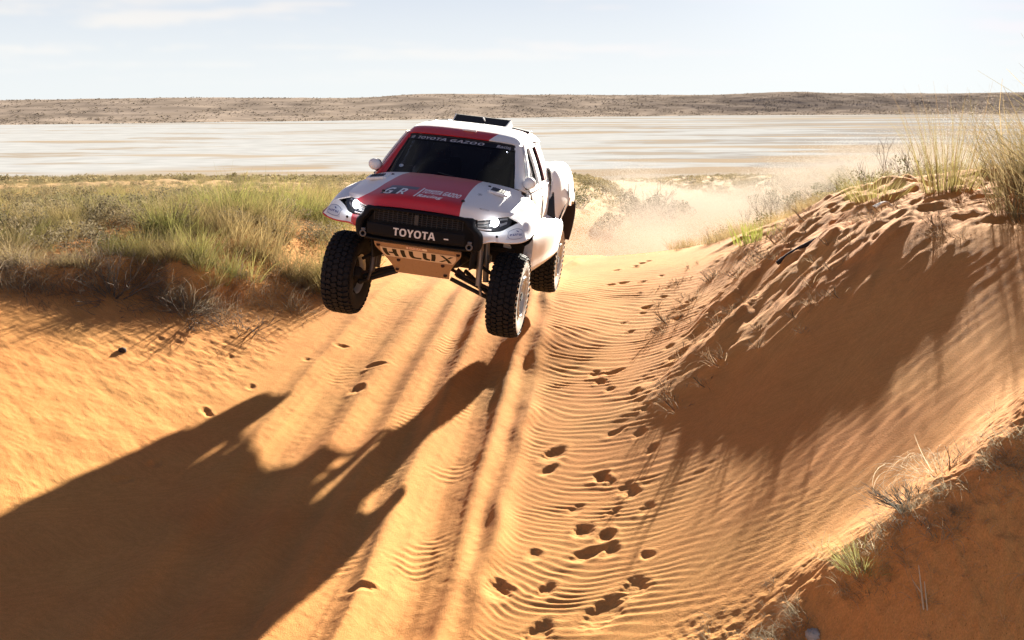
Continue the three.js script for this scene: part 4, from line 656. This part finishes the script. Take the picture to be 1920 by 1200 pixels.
const tall = [1, 2, 3].map((s) => tuft(s, { n: 62, h: 0.72, r: 0.13, lean: 0.55, wid: 0.0062, droop: 0.9, hv: 0.7, curl: 0.9 }));
const fine = [4, 5].map((s) => tuft(s, { n: 45, h: 0.5, r: 0.14, lean: 0.7, wid: 0.006, droop: 1.1 }));
const lying = [6, 7, 8].map((s) => tuft(s, { n: 46, h: 0.6, r: 0.2, lean: 0.8, wid: 0.0055, droop: 1.6, curl: 1.6, bias: [0.1, 1.1] }));
const bushy = [9, 10, 12].map((s) => merge([leaves(s, { n: 420, r: 0.5, h: 0.55, size: 0.024 }), tuft(s + 40, { n: 50, h: 0.55, r: 0.25, lean: 1.0, wid: 0.007, droop: 0.8, segs: 3 })]));
const clump = [13, 14].map((s) => merge([leaves(s, { n: 130, r: 0.5, h: 0.6, size: 0.055 }), tuft(s + 60, { n: 26, h: 0.6, r: 0.3, lean: 0.9, wid: 0.014, droop: 0.8, segs: 2 })]));
const wisp = [17, 18, 19].map((s) => tuft(s, { n: 34, h: 0.22, r: 0.07, lean: 1.1, wid: 0.0034, droop: 1.9, curl: 2.2, segs: 5, hv: 0.7 }));
const straggle = [21, 22].map((s) => merge([tuft(s, { n: 26, h: 0.42, r: 0.16, lean: 1.3, wid: 0.0075, droop: 1.9, curl: 1.8, segs: 5, hv: 0.7 }), twigs(s + 5, { n: 5, h: 0.22, r: 0.3, wid: 0.006, forks: 2 })]));
const straw = leafy(0.9, 0.9, 0.9, 0.4), wood = std(0.16, 0.13, 0.10, 0.95);

scatter('grass', 'tall yellow green grass waving on the left bank beside the track', tall, straw, 3000, 31, (r) => {
  const t = 14.2 + 14 * r() ** 1.4, x = -2.2 - 12 * r();
  if (!inSight(x, t) || offTrack(x, t) < 1.45 + 0.06 * (t - 14) || t < browT(x) + 0.2 - 0.2 * sst(-4, -2.8, x) || n2(x * 0.55, t * 0.5) < -0.22 + 0.045 * (t - 14)) return null;
  if (x > -3.6 && t < 15.2) return null;
  const s = (0.8 + 0.75 * r()) * lerp(1, 0.6, sst(-4.2, -6.5, x)) * lerp(0.65, 1, sst(14.2, 16, t)); return [x, -t, s];
}, (r, x, z) => { const p = clamp(0.5 + 0.9 * n2(x * 0.45 + 7, z * 0.45)), v = (0.55 + 0.8 * r()) * (0.85 + 0.3 * p); return new THREE.Color().setRGB(lerp(0.40, 0.22, p) * v, lerp(0.295, 0.215, p) * v, lerp(0.13, 0.062, p) * v); });
scatter('scrub', 'grey twiggy scrub standing among the grass of the left bank', bushy, straw, 150, 41, (r) => { const t = 14.5 + 9 * r(), x = -2.8 - 8 * r(); return offTrack(x, t) < 2.2 || t < browT(x) + 0.2 ? null : [x, -t, 0.5 + 0.7 * r(), 0, 0, 0.5 + 0.5 * r()]; }, tone([0.13, 0.11, 0.07], [0.24, 0.19, 0.115]));
scatter('dry_grass', 'short straw coloured dry grass over the banks and the plain', fine, straw, 9000, 32, (r) => {
  const t = 13.5 + 60 * r() ** 1.5, x = (r() - 0.5) * 1.1 * t;
  if (!inSight(x, t) || offTrack(x, t) < 2.6 + 0.02 * t || n2(x * 0.35 + 2, t * 0.25) < -0.3 + 0.1 * sst(22, 40, t)) return null;
  if (x < 0 ? t < browT(x) - 0.1 || (x > -3.3 && t < 16) : t < 17.5 || (x < 4.6 && t < 19.5)) return null;
  return [x, -t, (0.45 + 0.55 * r())];
}, tone([0.42, 0.31, 0.16], [0.30, 0.24, 0.11]));
scatter('dead_grass', 'matted grey dead grass hanging over the brow of the left bank', lying, straw, 430, 33, (r) => {
  const x = -2.9 - 6.5 * r(), t = browT(x) + (r() - 0.40) * 1.3; if (offTrack(x, t) < 1.9) return null;
  return [x, -t, 0.5 + 0.65 * r(), 0.25 + 0.5 * r(), 0.2 * (r() - 0.5)];
}, tone([0.13, 0.095, 0.07], [0.31, 0.24, 0.16]));
scatter('scrub', 'low grey green scrub dotted over the sandy plain', bushy, straw, 3200, 34, (r) => {
  const t = 20 + 75 * r() ** 1.3, x = (r() - 0.5) * 1.12 * t;
  if (!inSight(x, t) || offTrack(x, t) < 3.2 || (x > 0 && x < 6 && t < 24) || n2(x * 0.12 + 4, t * 0.1) < -0.45) return null;
  return [x, -t, (0.35 + 0.8 * r() * r()) * 1.1, 0, 0, (0.35 + 0.5 * r())];
}, tone([0.15, 0.135, 0.075], [0.27, 0.225, 0.12]));
scatter('scrub', 'low grey green scrub thinning out towards the salt pan', clump, straw, 8000, 35, (r) => {
  const t = 70 + 170 * r() ** 1.2, x = (r() - 0.5) * 1.08 * t;
  if (!inSight(x, t) || offTrack(x, t) < 4 || n2(x * 0.04 + 4, t * 0.03) < -0.3 - 0.5 * r()) return null;
  return [x, -t, (0.5 + 1.1 * r() * r()) * 1.3, 0, 0, (0.5 + 0.6 * r()) * 1.1];
}, tone([0.17, 0.145, 0.08], [0.33, 0.265, 0.14]));
{
  const m = [], c = [], r = rngOf(36), tn = tone([0.17, 0.135, 0.105], [0.25, 0.205, 0.155]);
  for (let i = 0; i < 24000; i++) { const x0 = (r() - 0.5) * 3300, s = r() ** 1.25 * 0.98, sc = 1 + s * 0.12; if (n2(x0 * 0.008, s * 5) + 0.5 * n2b(x0 * 0.03, s * 10) < -0.35) continue; const k = 0.9 + 1.9 * r() * r(); m.push(M4(x0 * sc, hillY(x0, s) - 0.2, -(hillEdge(x0) + s * 330), r() * 6, k * 1.3, 0, 0, k * 0.9)); c.push(tn(r)); }
  stuff('scrub', 'dark scrub speckling the long hill across the pan', 'scrub', leaves(77, { n: 30, r: 0.6, h: 0.9, size: 0.22 }), straw, m, c);
}
scatter('tall_grass', 'tall straw coloured grass on the right bank, mostly out of view, shading the slope', tall, straw, 520, 37, (r) => {  // mostly out of view, placed so its shadows streak the right bank
  const t = 7.0 + 9 * r(), x = Math.max(trackX(t) + 6.0, t * 0.475 - 0.15) + 2.6 * r();
  return n2(x * 0.9, t * 0.7) < 0 ? null : [x, -t, (0.8 + 0.8 * r()) * lerp(1.7, 1, sst(9, 13.5, t))];
}, tone([0.34, 0.25, 0.13], [0.2, 0.165, 0.07]));
scatter('dry_wisps', 'thin dry wisps and roots scattered over the right bank', straggle, straw, 300, 38, (r) => {
  const t = 9.5 + 8 * r(), x = trackX(t) + 2.9 + 2.6 * r(); return n2(x * 0.9, t * 0.6) < 0.05 ? null : [x, -t, 0.4 + 0.8 * r() * r()];
}, tone([0.24, 0.17, 0.11], [0.42, 0.31, 0.2]));
scatter('plant_litter', 'loose broken straws lying on the sand', [tuft(15, { n: 3, h: 0.16, r: 0.06, lean: 2.5, wid: 0.004, droop: 1.5, segs: 3 }), tuft(16, { n: 5, h: 0.10, r: 0.08, lean: 3, wid: 0.0035, droop: 1.2, segs: 2 })], straw, 760, 39, (r) => {
  if (r() < 0.6) { const t = 9 + 5.5 * r(), x = trackX(t) - 1.7 - 3.4 * r() ** 1.2; return n2(x * 1.2, t) < -0.2 ? null : [x, -t, 0.5 + 0.8 * r()]; }
  const x = 0.1 + 2.6 * r(), t = brinkT(x) + (r() - 0.6) * 1.2; return [x, -t, 0.3 + 0.7 * r()];
}, tone([0.62, 0.52, 0.34], [0.3, 0.2, 0.12]));
scatter('dead_grass', 'matted dead grass along the crest of the near spur', wisp, straw, 520, 40, (r) => {
  const x = 0.7 + 2.3 * r(), t = brinkT(x) + (r() - 0.5) * (r() < 0.2 ? 1.3 : 0.32); return n2(x * 2.2, 3) < -0.35 ? null : [x, -t, 0.35 + 0.85 * r() * r()];
}, tone([0.16, 0.13, 0.09], [0.50, 0.42, 0.28]));

// plants that stand apart
const tinted = (m, r, g, b) => { const q = m.clone(); q.color.setRGB(r, g, b); return q; };
function plant(name, label, category, x, z, list, turn = 0, tilt = 0, group) {
  const o = thing(name, label, category, [x, ground(x, z) - 0.01, z], turn, group); o.rotation.x = tilt;
  for (const [pn, g, m] of list) part(pn, g, m, o);
  return o;
}
plant('grass_tussock', 'tall straw yellow grass tussock on the highest edge of the right bank', 'grass tussock', 5.3, -13.2, [['foliage', tuft(101, { n: 210, h: 1.2, r: 0.30, lean: 0.34, wid: 0.007, droop: 0.5, segs: 5 }), tinted(straw, 0.25, 0.21, 0.08)], ['seed_stalks', tuft(102, { n: 34, h: 1.4, r: 0.3, lean: 0.3, wid: 0.008, droop: 0.25, segs: 5, hv: 0.3 }), tinted(straw, 0.22, 0.15, 0.08)]]);
plant('grass_tussock', 'low yellow green tussock below the tall one, next to pale bleached stems', 'grass tussock', 4.75, -14.2, [['foliage', tuft(103, { n: 170, h: 0.6, r: 0.36, lean: 0.6, wid: 0.007, droop: 0.8 }), tinted(straw, 0.26, 0.235, 0.08)], ['foliage', tuft(104, { n: 40, h: 0.55, r: 0.3, lean: 0.7, wid: 0.007, droop: 0.4 }), tinted(straw, 0.5, 0.38, 0.22)]]);
plant('grass_tuft', 'fresh green grass tuft on the skyline of the sand crest', 'grass tuft', 3.83, -16.9, [['foliage', tuft(105, { n: 170, h: 0.46, r: 0.34, lean: 0.3, wid: 0.012, droop: 0.4 }), tinted(straw, 0.24, 0.26, 0.06)]]);
{
  const b = [6.0, -47];
  plant('bush', 'dark green bush at the left edge of the far sandy track, half veiled by dust', 'bush', b[0], b[1], [['stems', twigs(111, { n: 12, h: 1.5, r: 1.0, wid: 0.03 }), wood], ['foliage', merge([leaves(112, { n: 2600, r: 1.6, h: 1.7, size: 0.05 }), leaves(113, { n: 1400, r: 1.2, h: 1.2, size: 0.05 }).translate(1.0, 0, 0.3)]), tinted(straw, 0.06, 0.07, 0.022)]]);
  plant('bare_shrub', 'thin bare shrub with forked stems rising left of the dark bush', 'shrub', 4.6, -46, [['stems', twigs(114, { n: 3, h: 1.25, r: 0.7, wid: 0.016, forks: 3 }), wood]]);
  for (const [x, z, sc, rank] of [[3.6, -40, 0.6, 'smallest one left of the track'], [3.0, -46, 0.8, 'closest beside the pickup'], [5.6, -52, 0.9, 'just left of the large dark bush'], [12.5, -52, 1, 'first to the right of the far track'], [13.8, -46, 0.9, 'second to the right of the far track'], [17, -55, 1.1, 'farthest right of the olive bushes'], [11.3, -42, 0.8, 'third to the right of the far track']]) { const o = plant('bush', `low olive bush on the sandy plain, ${rank}`, 'bush', x, z, [['stems', twigs(115, { n: 8, h: 0.9, r: 0.8, wid: 0.02, forks: 2 }), wood], ['foliage', leaves(116, { n: 1500, r: 1.3, h: 1.1, size: 0.05 }), tinted(straw, 0.10, 0.10, 0.04)]], x, 0, 'olive bushes on the plain behind the pickup'); o.scale.setScalar(sc); }
}
for (const [x, z, s, sc, rank] of [[7.3, -29, 1, 1, 'second of the six from the left'], [8.6, -28, 2, 0.85, 'third of the six from the left'], [9.8, -26.5, 3, 1, 'farthest right of the six'], [10.5, -30, 4, 1.15, 'second of the six from the right'], [6.9, -33, 5, 1.1, 'farthest left of the six'], [8.2, -25, 6, 0.7, 'smallest of the six']]) {
  const o = plant('shrub', `hazy grey green shrub right of the far track, ${rank}`, 'shrub', x, z, [['stems', twigs(120 + s, { n: 9, h: 0.9, r: 0.6, wid: 0.014 }), wood], ['foliage', leaves(130 + s, { n: 1300, r: 0.85, h: 0.9, size: 0.028 }), tinted(straw, 0.11, 0.105, 0.05)]], s, 0, 'shrubs in the haze right of the far track'); o.scale.setScalar(sc * 1.35);
}
plant('dead_shrub', 'dark tangled dead shrub spilling over the brow at the far left', 'dead shrub', -5.0, -13.35, [['stems', twigs(141, { n: 26, h: 0.55, r: 0.9, wid: 0.010, forks: 3 }), wood], ['foliage', tuft(142, { n: 260, h: 0.75, r: 0.5, lean: 1.1, wid: 0.006, droop: 1.9, curl: 1.4, bias: [0.2, 0.8] }), tinted(straw, 0.16, 0.125, 0.085)]], 0.3, 0.5);
plant('dead_shrub', 'pale grey dead shrub at the right end of the brow, its stems fanning downhill', 'dead shrub', -4.15, -13.45, [['stems', twigs(143, { n: 20, h: 0.5, r: 0.7, wid: 0.008, forks: 3 }), wood], ['foliage', tuft(144, { n: 240, h: 0.8, r: 0.3, lean: 0.9, wid: 0.006, droop: 1.6, curl: 1.2, bias: [0.3, 1.0] }), tinted(straw, 0.30, 0.25, 0.18)]], -0.2, 0.4);
plant('dead_shrub', 'small twiggy dead shrub lying on bare sand nearer the track', 'dead shrub', -3.4, -13.5, [['stems', twigs(145, { n: 18, h: 0.34, r: 0.5, wid: 0.007, forks: 3 }), wood], ['foliage', tuft(146, { n: 110, h: 0.45, r: 0.25, lean: 1.2, wid: 0.005, droop: 1.8, curl: 1.5, bias: [0.5, 0.5] }), tinted(straw, 0.24, 0.19, 0.13)]], 0.8, 0.3);
plant('grass_tuft', 'small yellow green grass tuft on the near spur of sand', 'grass tuft', 1.85, -5.35, [['foliage', tuft(151, { n: 230, h: 0.22, r: 0.15, lean: 0.8, wid: 0.0036, droop: 1.0 }), tinted(straw, 0.34, 0.33, 0.12)]]);
plant('dead_shrub', 'tangle of bleached curling stems at the right edge of the near spur', 'dead shrub', 2.42, -5.75, [['stems', tuft(152, { n: 220, h: 0.30, r: 0.26, lean: 1.8, wid: 0.0048, droop: 2.4, curl: 3.2, segs: 7 }), tinted(straw, 0.55, 0.48, 0.34)], ['twigs', twigs(153, { n: 9, h: 0.14, r: 0.2, wid: 0.005, forks: 2 }), wood]]);
plant('dead_shrub', 'low dark grey shrub on the crest of the near spur', 'dead shrub', 2.15, -5.5, [['twigs', twigs(154, { n: 40, h: 0.13, r: 0.40, wid: 0.004, forks: 3 }), std(0.06, 0.055, 0.05, 0.95)], ['foliage', tuft(155, { n: 260, h: 0.22, r: 0.26, lean: 1.2, wid: 0.0035, droop: 1.6, curl: 2 }), tinted(straw, 0.17, 0.16, 0.13)]]);
plant('dry_stalk', 'pale split stalk standing upright on the shaded slope at the bottom right', 'stalk', 2.02, -4.98, [['stalk', merge([bar([0.02, -0.05, 0], [-0.03, 0.24, 0], 0.006, 0.002, 6), bar([0.035, -0.05, 0.01], [0.0, 0.16, 0.01], 0.005, 0.002, 6), bar([-0.01, 0.10, 0], [-0.06, 0.17, 0.01], 0.003, 0.001, 5)]), std(0.5, 0.40, 0.28, 0.9)]]);
{
  const bump = (g, seed, a) => { const p = g.attributes.position, v = new THREE.Vector3(); for (let i = 0; i < p.count; i++) { v.fromBufferAttribute(p, i); const k = 1 + a * (n2(v.x * 2.1 + seed, v.y * 2.1 + v.z * 1.7) + 0.4 * n2(v.x * 6 + seed, v.z * 6 + v.y * 3)); p.setXYZ(i, v.x * k, v.y * k, v.z * k); } g.computeVertexNormals(); return g; };
  const stoneAt = (label, x, z, s, m, seed) => { const o = new THREE.Mesh(bump(new THREE.SphereGeometry(1, 24, 16), seed, 0.16).scale(s, s * 0.75, s * 0.9), m); o.name = numbered('stone'); o.position.set(x, ground(x, z) + s * 0.35, z); scene.add(o); tag(o, label, 'stone'); };
  stoneAt('round pale grey stone on the shaded sand at the bottom', 1.58, -5.28, 0.042, std(0.42, 0.38, 0.35, 0.9), 3);
  stoneAt('small dark pebble alone on the bright sand of the left bank', -4.37, -11.85, 0.045, std(0.04, 0.03, 0.025, 0.9), 8);
  const log = new THREE.Mesh(tube([[-0.42, 0.0, 0.05], [-0.2, 0.03, 0.02], [0.1, 0.035, -0.02], [0.42, 0.03, -0.05]], 0.028, 30, 9), std(0.035, 0.03, 0.032, 0.9)); log.name = 'fallen_branch';
  const lx = 3.52, lz = -12.8; log.position.set(lx, ground(lx, lz) - 0.015, lz); log.rotation.set(0, 0.12, 0.42); scene.add(log); tag(log, 'dark fallen branch half buried in the upper right bank', 'branch');
  const r = rngOf(61), root = merge([0, 1, 2, 3, 4].map((k) => tube([[-0.12, 0.01, k * 0.03 - 0.05], [0, 0.05 + 0.03 * r(), k * 0.02 - 0.05 + 0.05 * r()], [0.09, 0.03 * r(), 0.06 * r()], [0.18, -0.02, 0.1 * r() - 0.03]], 0.014, 12, 6)));
  const bone = new THREE.Mesh(root, std(0.7, 0.66, 0.6, 0.8)); bone.name = 'bleached_root'; bone.position.set(4.62, ground(4.62, -13.45) + 0.02, -13.45); scene.add(bone); tag(bone, 'white bleached root lying in the shade under the tussocks', 'root');
}
{ // dust hanging behind the car: grains in the air, gathered in puffs
  const r = rngOf(91), out = [], gauss = () => (r() + r() + r() + r() - 2) * 0.87;
  for (let i = 0; i < 4200; i++) { const x = gauss(), y = gauss(), z = gauss(), s = 0.0036 * (0.6 + 0.9 * r()), a = r() * 6.3, b = r() * 6.3, e = new THREE.Euler(a, b, r() * 6.3), v = [[1, 1, 1], [-1, -1, 1], [-1, 1, -1], [1, -1, -1]].map((q) => new THREE.Vector3(...q).multiplyScalar(s).applyEuler(e).add(new THREE.Vector3(x, y, z))); for (const [p, q, w] of [[0, 1, 2], [0, 3, 1], [0, 2, 3], [1, 3, 2]]) out.push(...v[p].toArray(), ...v[q].toArray(), ...v[w].toArray()); }
  const g = geoOf(out), m = [];
  for (let i = 0; i < 150; i++) { const t = 27 + 38 * r(), k = 0.8 + 0.7 * r(), x = trackX(t) + (r() - 0.35) * (2.2 + t * 0.05); m.push(M4(x, ground(x, -t) + 0.1 + 0.9 * r() * r() + 0.012 * (t - 27), -t, r() * 6, k, 0, 0, k * 0.55)); }
  for (let i = 0; i < 200; i++) { const t = 30 + 45 * r(), k = 1.0 + 0.8 * r(), x = trackX(t) + (r() * 1.3 - 0.22) * (3 + t * 0.2); m.push(M4(x, ground(x, -t) + 0.3 + 1.5 * r(), -t, r() * 6, k, 0, 0, k * 0.5)); }
  for (let i = 0; i < 16; i++) { const t = 20 + 7 * r(), k = 0.5 + 0.4 * r(), x = 1.9 + 1.0 * r() + (t - 20) * 0.2; m.push(M4(x, ground(x, -t) + 0.05 + 0.4 * r(), -t, r() * 6, k, 0, 0, k * 0.5)); }
  stuff('dust_cloud', 'pale dust thrown up along the far track behind the pickup', 'dust', g, leafy(0.85, 0.82, 0.77, 0.65), m);
}

// ------------------------------------------------------------------ the crew, dim behind the tinted glass
{
  const smooth = (a, b, k) => { const h = clamp(0.5 + 0.5 * (b - a) / k); return lerp(b, a, h) - k * h * (1 - h); };
  const capsule = (p, a, b, ra, rb) => { const bx = b[0] - a[0], by = b[1] - a[1], bz = b[2] - a[2], px = p[0] - a[0], py = p[1] - a[1], pz = p[2] - a[2], t = clamp((px * bx + py * by + pz * bz) / (bx * bx + by * by + bz * bz)); return Math.hypot(px - bx * t, py - by * t, pz - bz * t) - lerp(ra, rb, t); };
  function field(bones, c, half, res, k) {                                  // joined capsules, meshed
    const mc = new MarchingCubes(res, std(1, 1, 1), false, false, 60000); mc.isolation = 0;
    for (let z = 0; z < res; z++) for (let y = 0; y < res; y++) for (let x = 0; x < res; x++) {
      const p = [c[0] + (x / res * 2 - 1) * half, c[1] + (y / res * 2 - 1) * half, c[2] + (z / res * 2 - 1) * half];
      let d = 9; for (const b of bones) d = smooth(d, capsule(p, ...b), b[4] ?? k);
      mc.field[z * res * res + y * res + x] = -d;
    }
    mc.update();
    const n = mc.count, g = new THREE.BufferGeometry(), pos = mc.positionArray.slice(0, n * 3);
    for (let i = 0; i < pos.length; i += 3) { pos[i] = pos[i] * half + c[0]; pos[i + 1] = pos[i + 1] * half + c[1]; pos[i + 2] = pos[i + 2] * half + c[2]; }
    g.setAttribute('position', new THREE.BufferAttribute(pos, 3)); g.setAttribute('normal', new THREE.BufferAttribute(mc.normalArray.slice(0, n * 3), 3)); g.setAttribute('uv', new THREE.BufferAttribute(new Float32Array(n * 2), 2));
    return g;
  }
  function crew(x, label, handL, handR, turn) {
    const o = thing('person', label, 'person', [0, 0, 0]); truck.updateMatrix();
    o.position.copy(truck.position); o.quaternion.copy(truck.quaternion);
    const seat = new THREE.Vector3(x, 0.88, -1.62).applyMatrix4(truck.matrix); o.position.copy(seat);
    const bones = [[[0, 0, 0], [0, 0.24, -0.03], 0.15, 0.15], [[0, 0.24, -0.03], [0, 0.44, -0.03], 0.16, 0.15], [[-0.15, 0.47, -0.03], [0.15, 0.47, -0.03], 0.085, 0.085], [[0, 0.48, -0.02], [0, 0.60, 0.0], 0.06, 0.055],
      [[0.09, 0, 0.02], [0.12, 0.06, 0.44], 0.095, 0.07], [[-0.09, 0, 0.02], [-0.12, 0.06, 0.44], 0.095, 0.07], [[0.12, 0.06, 0.44], [0.12, -0.2, 0.74], 0.065, 0.045], [[-0.12, 0.06, 0.44], [-0.12, -0.2, 0.74], 0.065, 0.045]];
    const hands = [];
    for (const [s, h] of [[1, handL], [-1, handR]]) {
      const sh = [0.2 * s, 0.46, -0.02], el = [0.27 * s, 0.24, 0.18]; bones.push([sh, el, 0.062, 0.048], [el, h, 0.046, 0.032]);
      const d = [h[0] - el[0], h[1] - el[1], h[2] - el[2]], l = Math.hypot(...d), f = d.map((v) => v / l), palm = h.map((v, k) => v + f[k] * 0.05);
      const fb = [[h, palm, 0.03, 0.032]];
      for (let k = 0; k < 4; k++) { const off = (k - 1.5) * 0.021, b0 = [palm[0] + off, palm[1] + 0.012, palm[2] + 0.015], b1 = [b0[0], b0[1] + 0.012, b0[2] + 0.034 - 0.004 * Math.abs(k - 1.2)], b2 = [b1[0], b1[1] - 0.03, b1[2] + 0.012]; fb.push([b0, b1, 0.0105, 0.0095, 0.004], [b1, b2, 0.0095, 0.0085, 0.004]); }
      fb.push([[h[0] - s * 0.02, h[1] + 0.01, h[2] + 0.02], [palm[0] - s * 0.05, palm[1] - 0.002, palm[2] + 0.012], 0.013, 0.0105, 0.006], [[palm[0] - s * 0.05, palm[1] - 0.002, palm[2] + 0.012], [palm[0] - s * 0.045, palm[1] - 0.03, palm[2] + 0.03], 0.0105, 0.009, 0.004]);
      hands.push(field(fb, palm, 0.13, 44, 0.012));
    }
    const suit = part('race_suit', merge([field(bones, [0, 0.24, 0.28], 0.62, 60, 0.04)]), std(0.10, 0.02, 0.025, 0.8), o);
    hands.forEach((g) => part('glove', g, black, suit));
    const head = new THREE.Group(); head.name = 'head'; head.position.set(0, 0.70, 0.02); head.rotation.y = turn; o.add(head);
    const H = (g, y = 0, z = 0, xx = 0) => g.translate(xx, y, z);
    part('face', merge([H(new THREE.SphereGeometry(0.088, 24, 18).scale(0.86, 1.2, 1)), H(new THREE.ConeGeometry(0.016, 0.045, 12).rotateX(-0.35), -0.008, 0.092), H(new THREE.SphereGeometry(0.022, 12, 8).scale(1.2, 0.4, 0.5), -0.052, 0.078)]), std(0.36, 0.22, 0.16, 0.6), head);
    for (const s of [1, -1]) part('eye', H(new THREE.SphereGeometry(0.011, 12, 8), 0.018, 0.08, 0.03 * s), std(0.5, 0.48, 0.46, 0.3), head);
    part('helmet', merge([new THREE.SphereGeometry(0.138, 28, 18, 0, 6.2832, 0, 1.25).scale(0.93, 1.05, 1.05), new THREE.SphereGeometry(0.138, 28, 18, Math.PI * 0.98, Math.PI * 1.04, 1.2, 1.0).scale(0.93, 1.05, 1.05).rotateY(0), new THREE.TorusGeometry(0.115, 0.026, 10, 22, Math.PI).rotateX(Math.PI / 2).translate(0, -0.085, 0.02)]), std(0.20, 0.20, 0.22, 0.35), head);
  }
  crew(0.38, 'person in a helmet at the wheel, behind the glass beside the white pillar', [0.14, 0.34, 0.42], [-0.14, 0.34, 0.42], -0.15);
  crew(-0.38, 'person in a helmet in the passenger seat, behind the glass beside the red pillar', [0.1, 0.12, 0.34], [-0.1, 0.12, 0.34], 0.1);
  const wheel = P('steering_wheel', merge([new THREE.TorusGeometry(0.16, 0.015, 10, 36).rotateX(-0.35).translate(0.38, 1.23, -1.12), bar([0.38, 1.23, -1.12], [0.38, 1.1, -0.75], 0.02), bar([0.23, 1.23, -1.12], [0.53, 1.23, -1.12], 0.012)]), black);
}

shade(scene);
renderer.render(scene, camera);
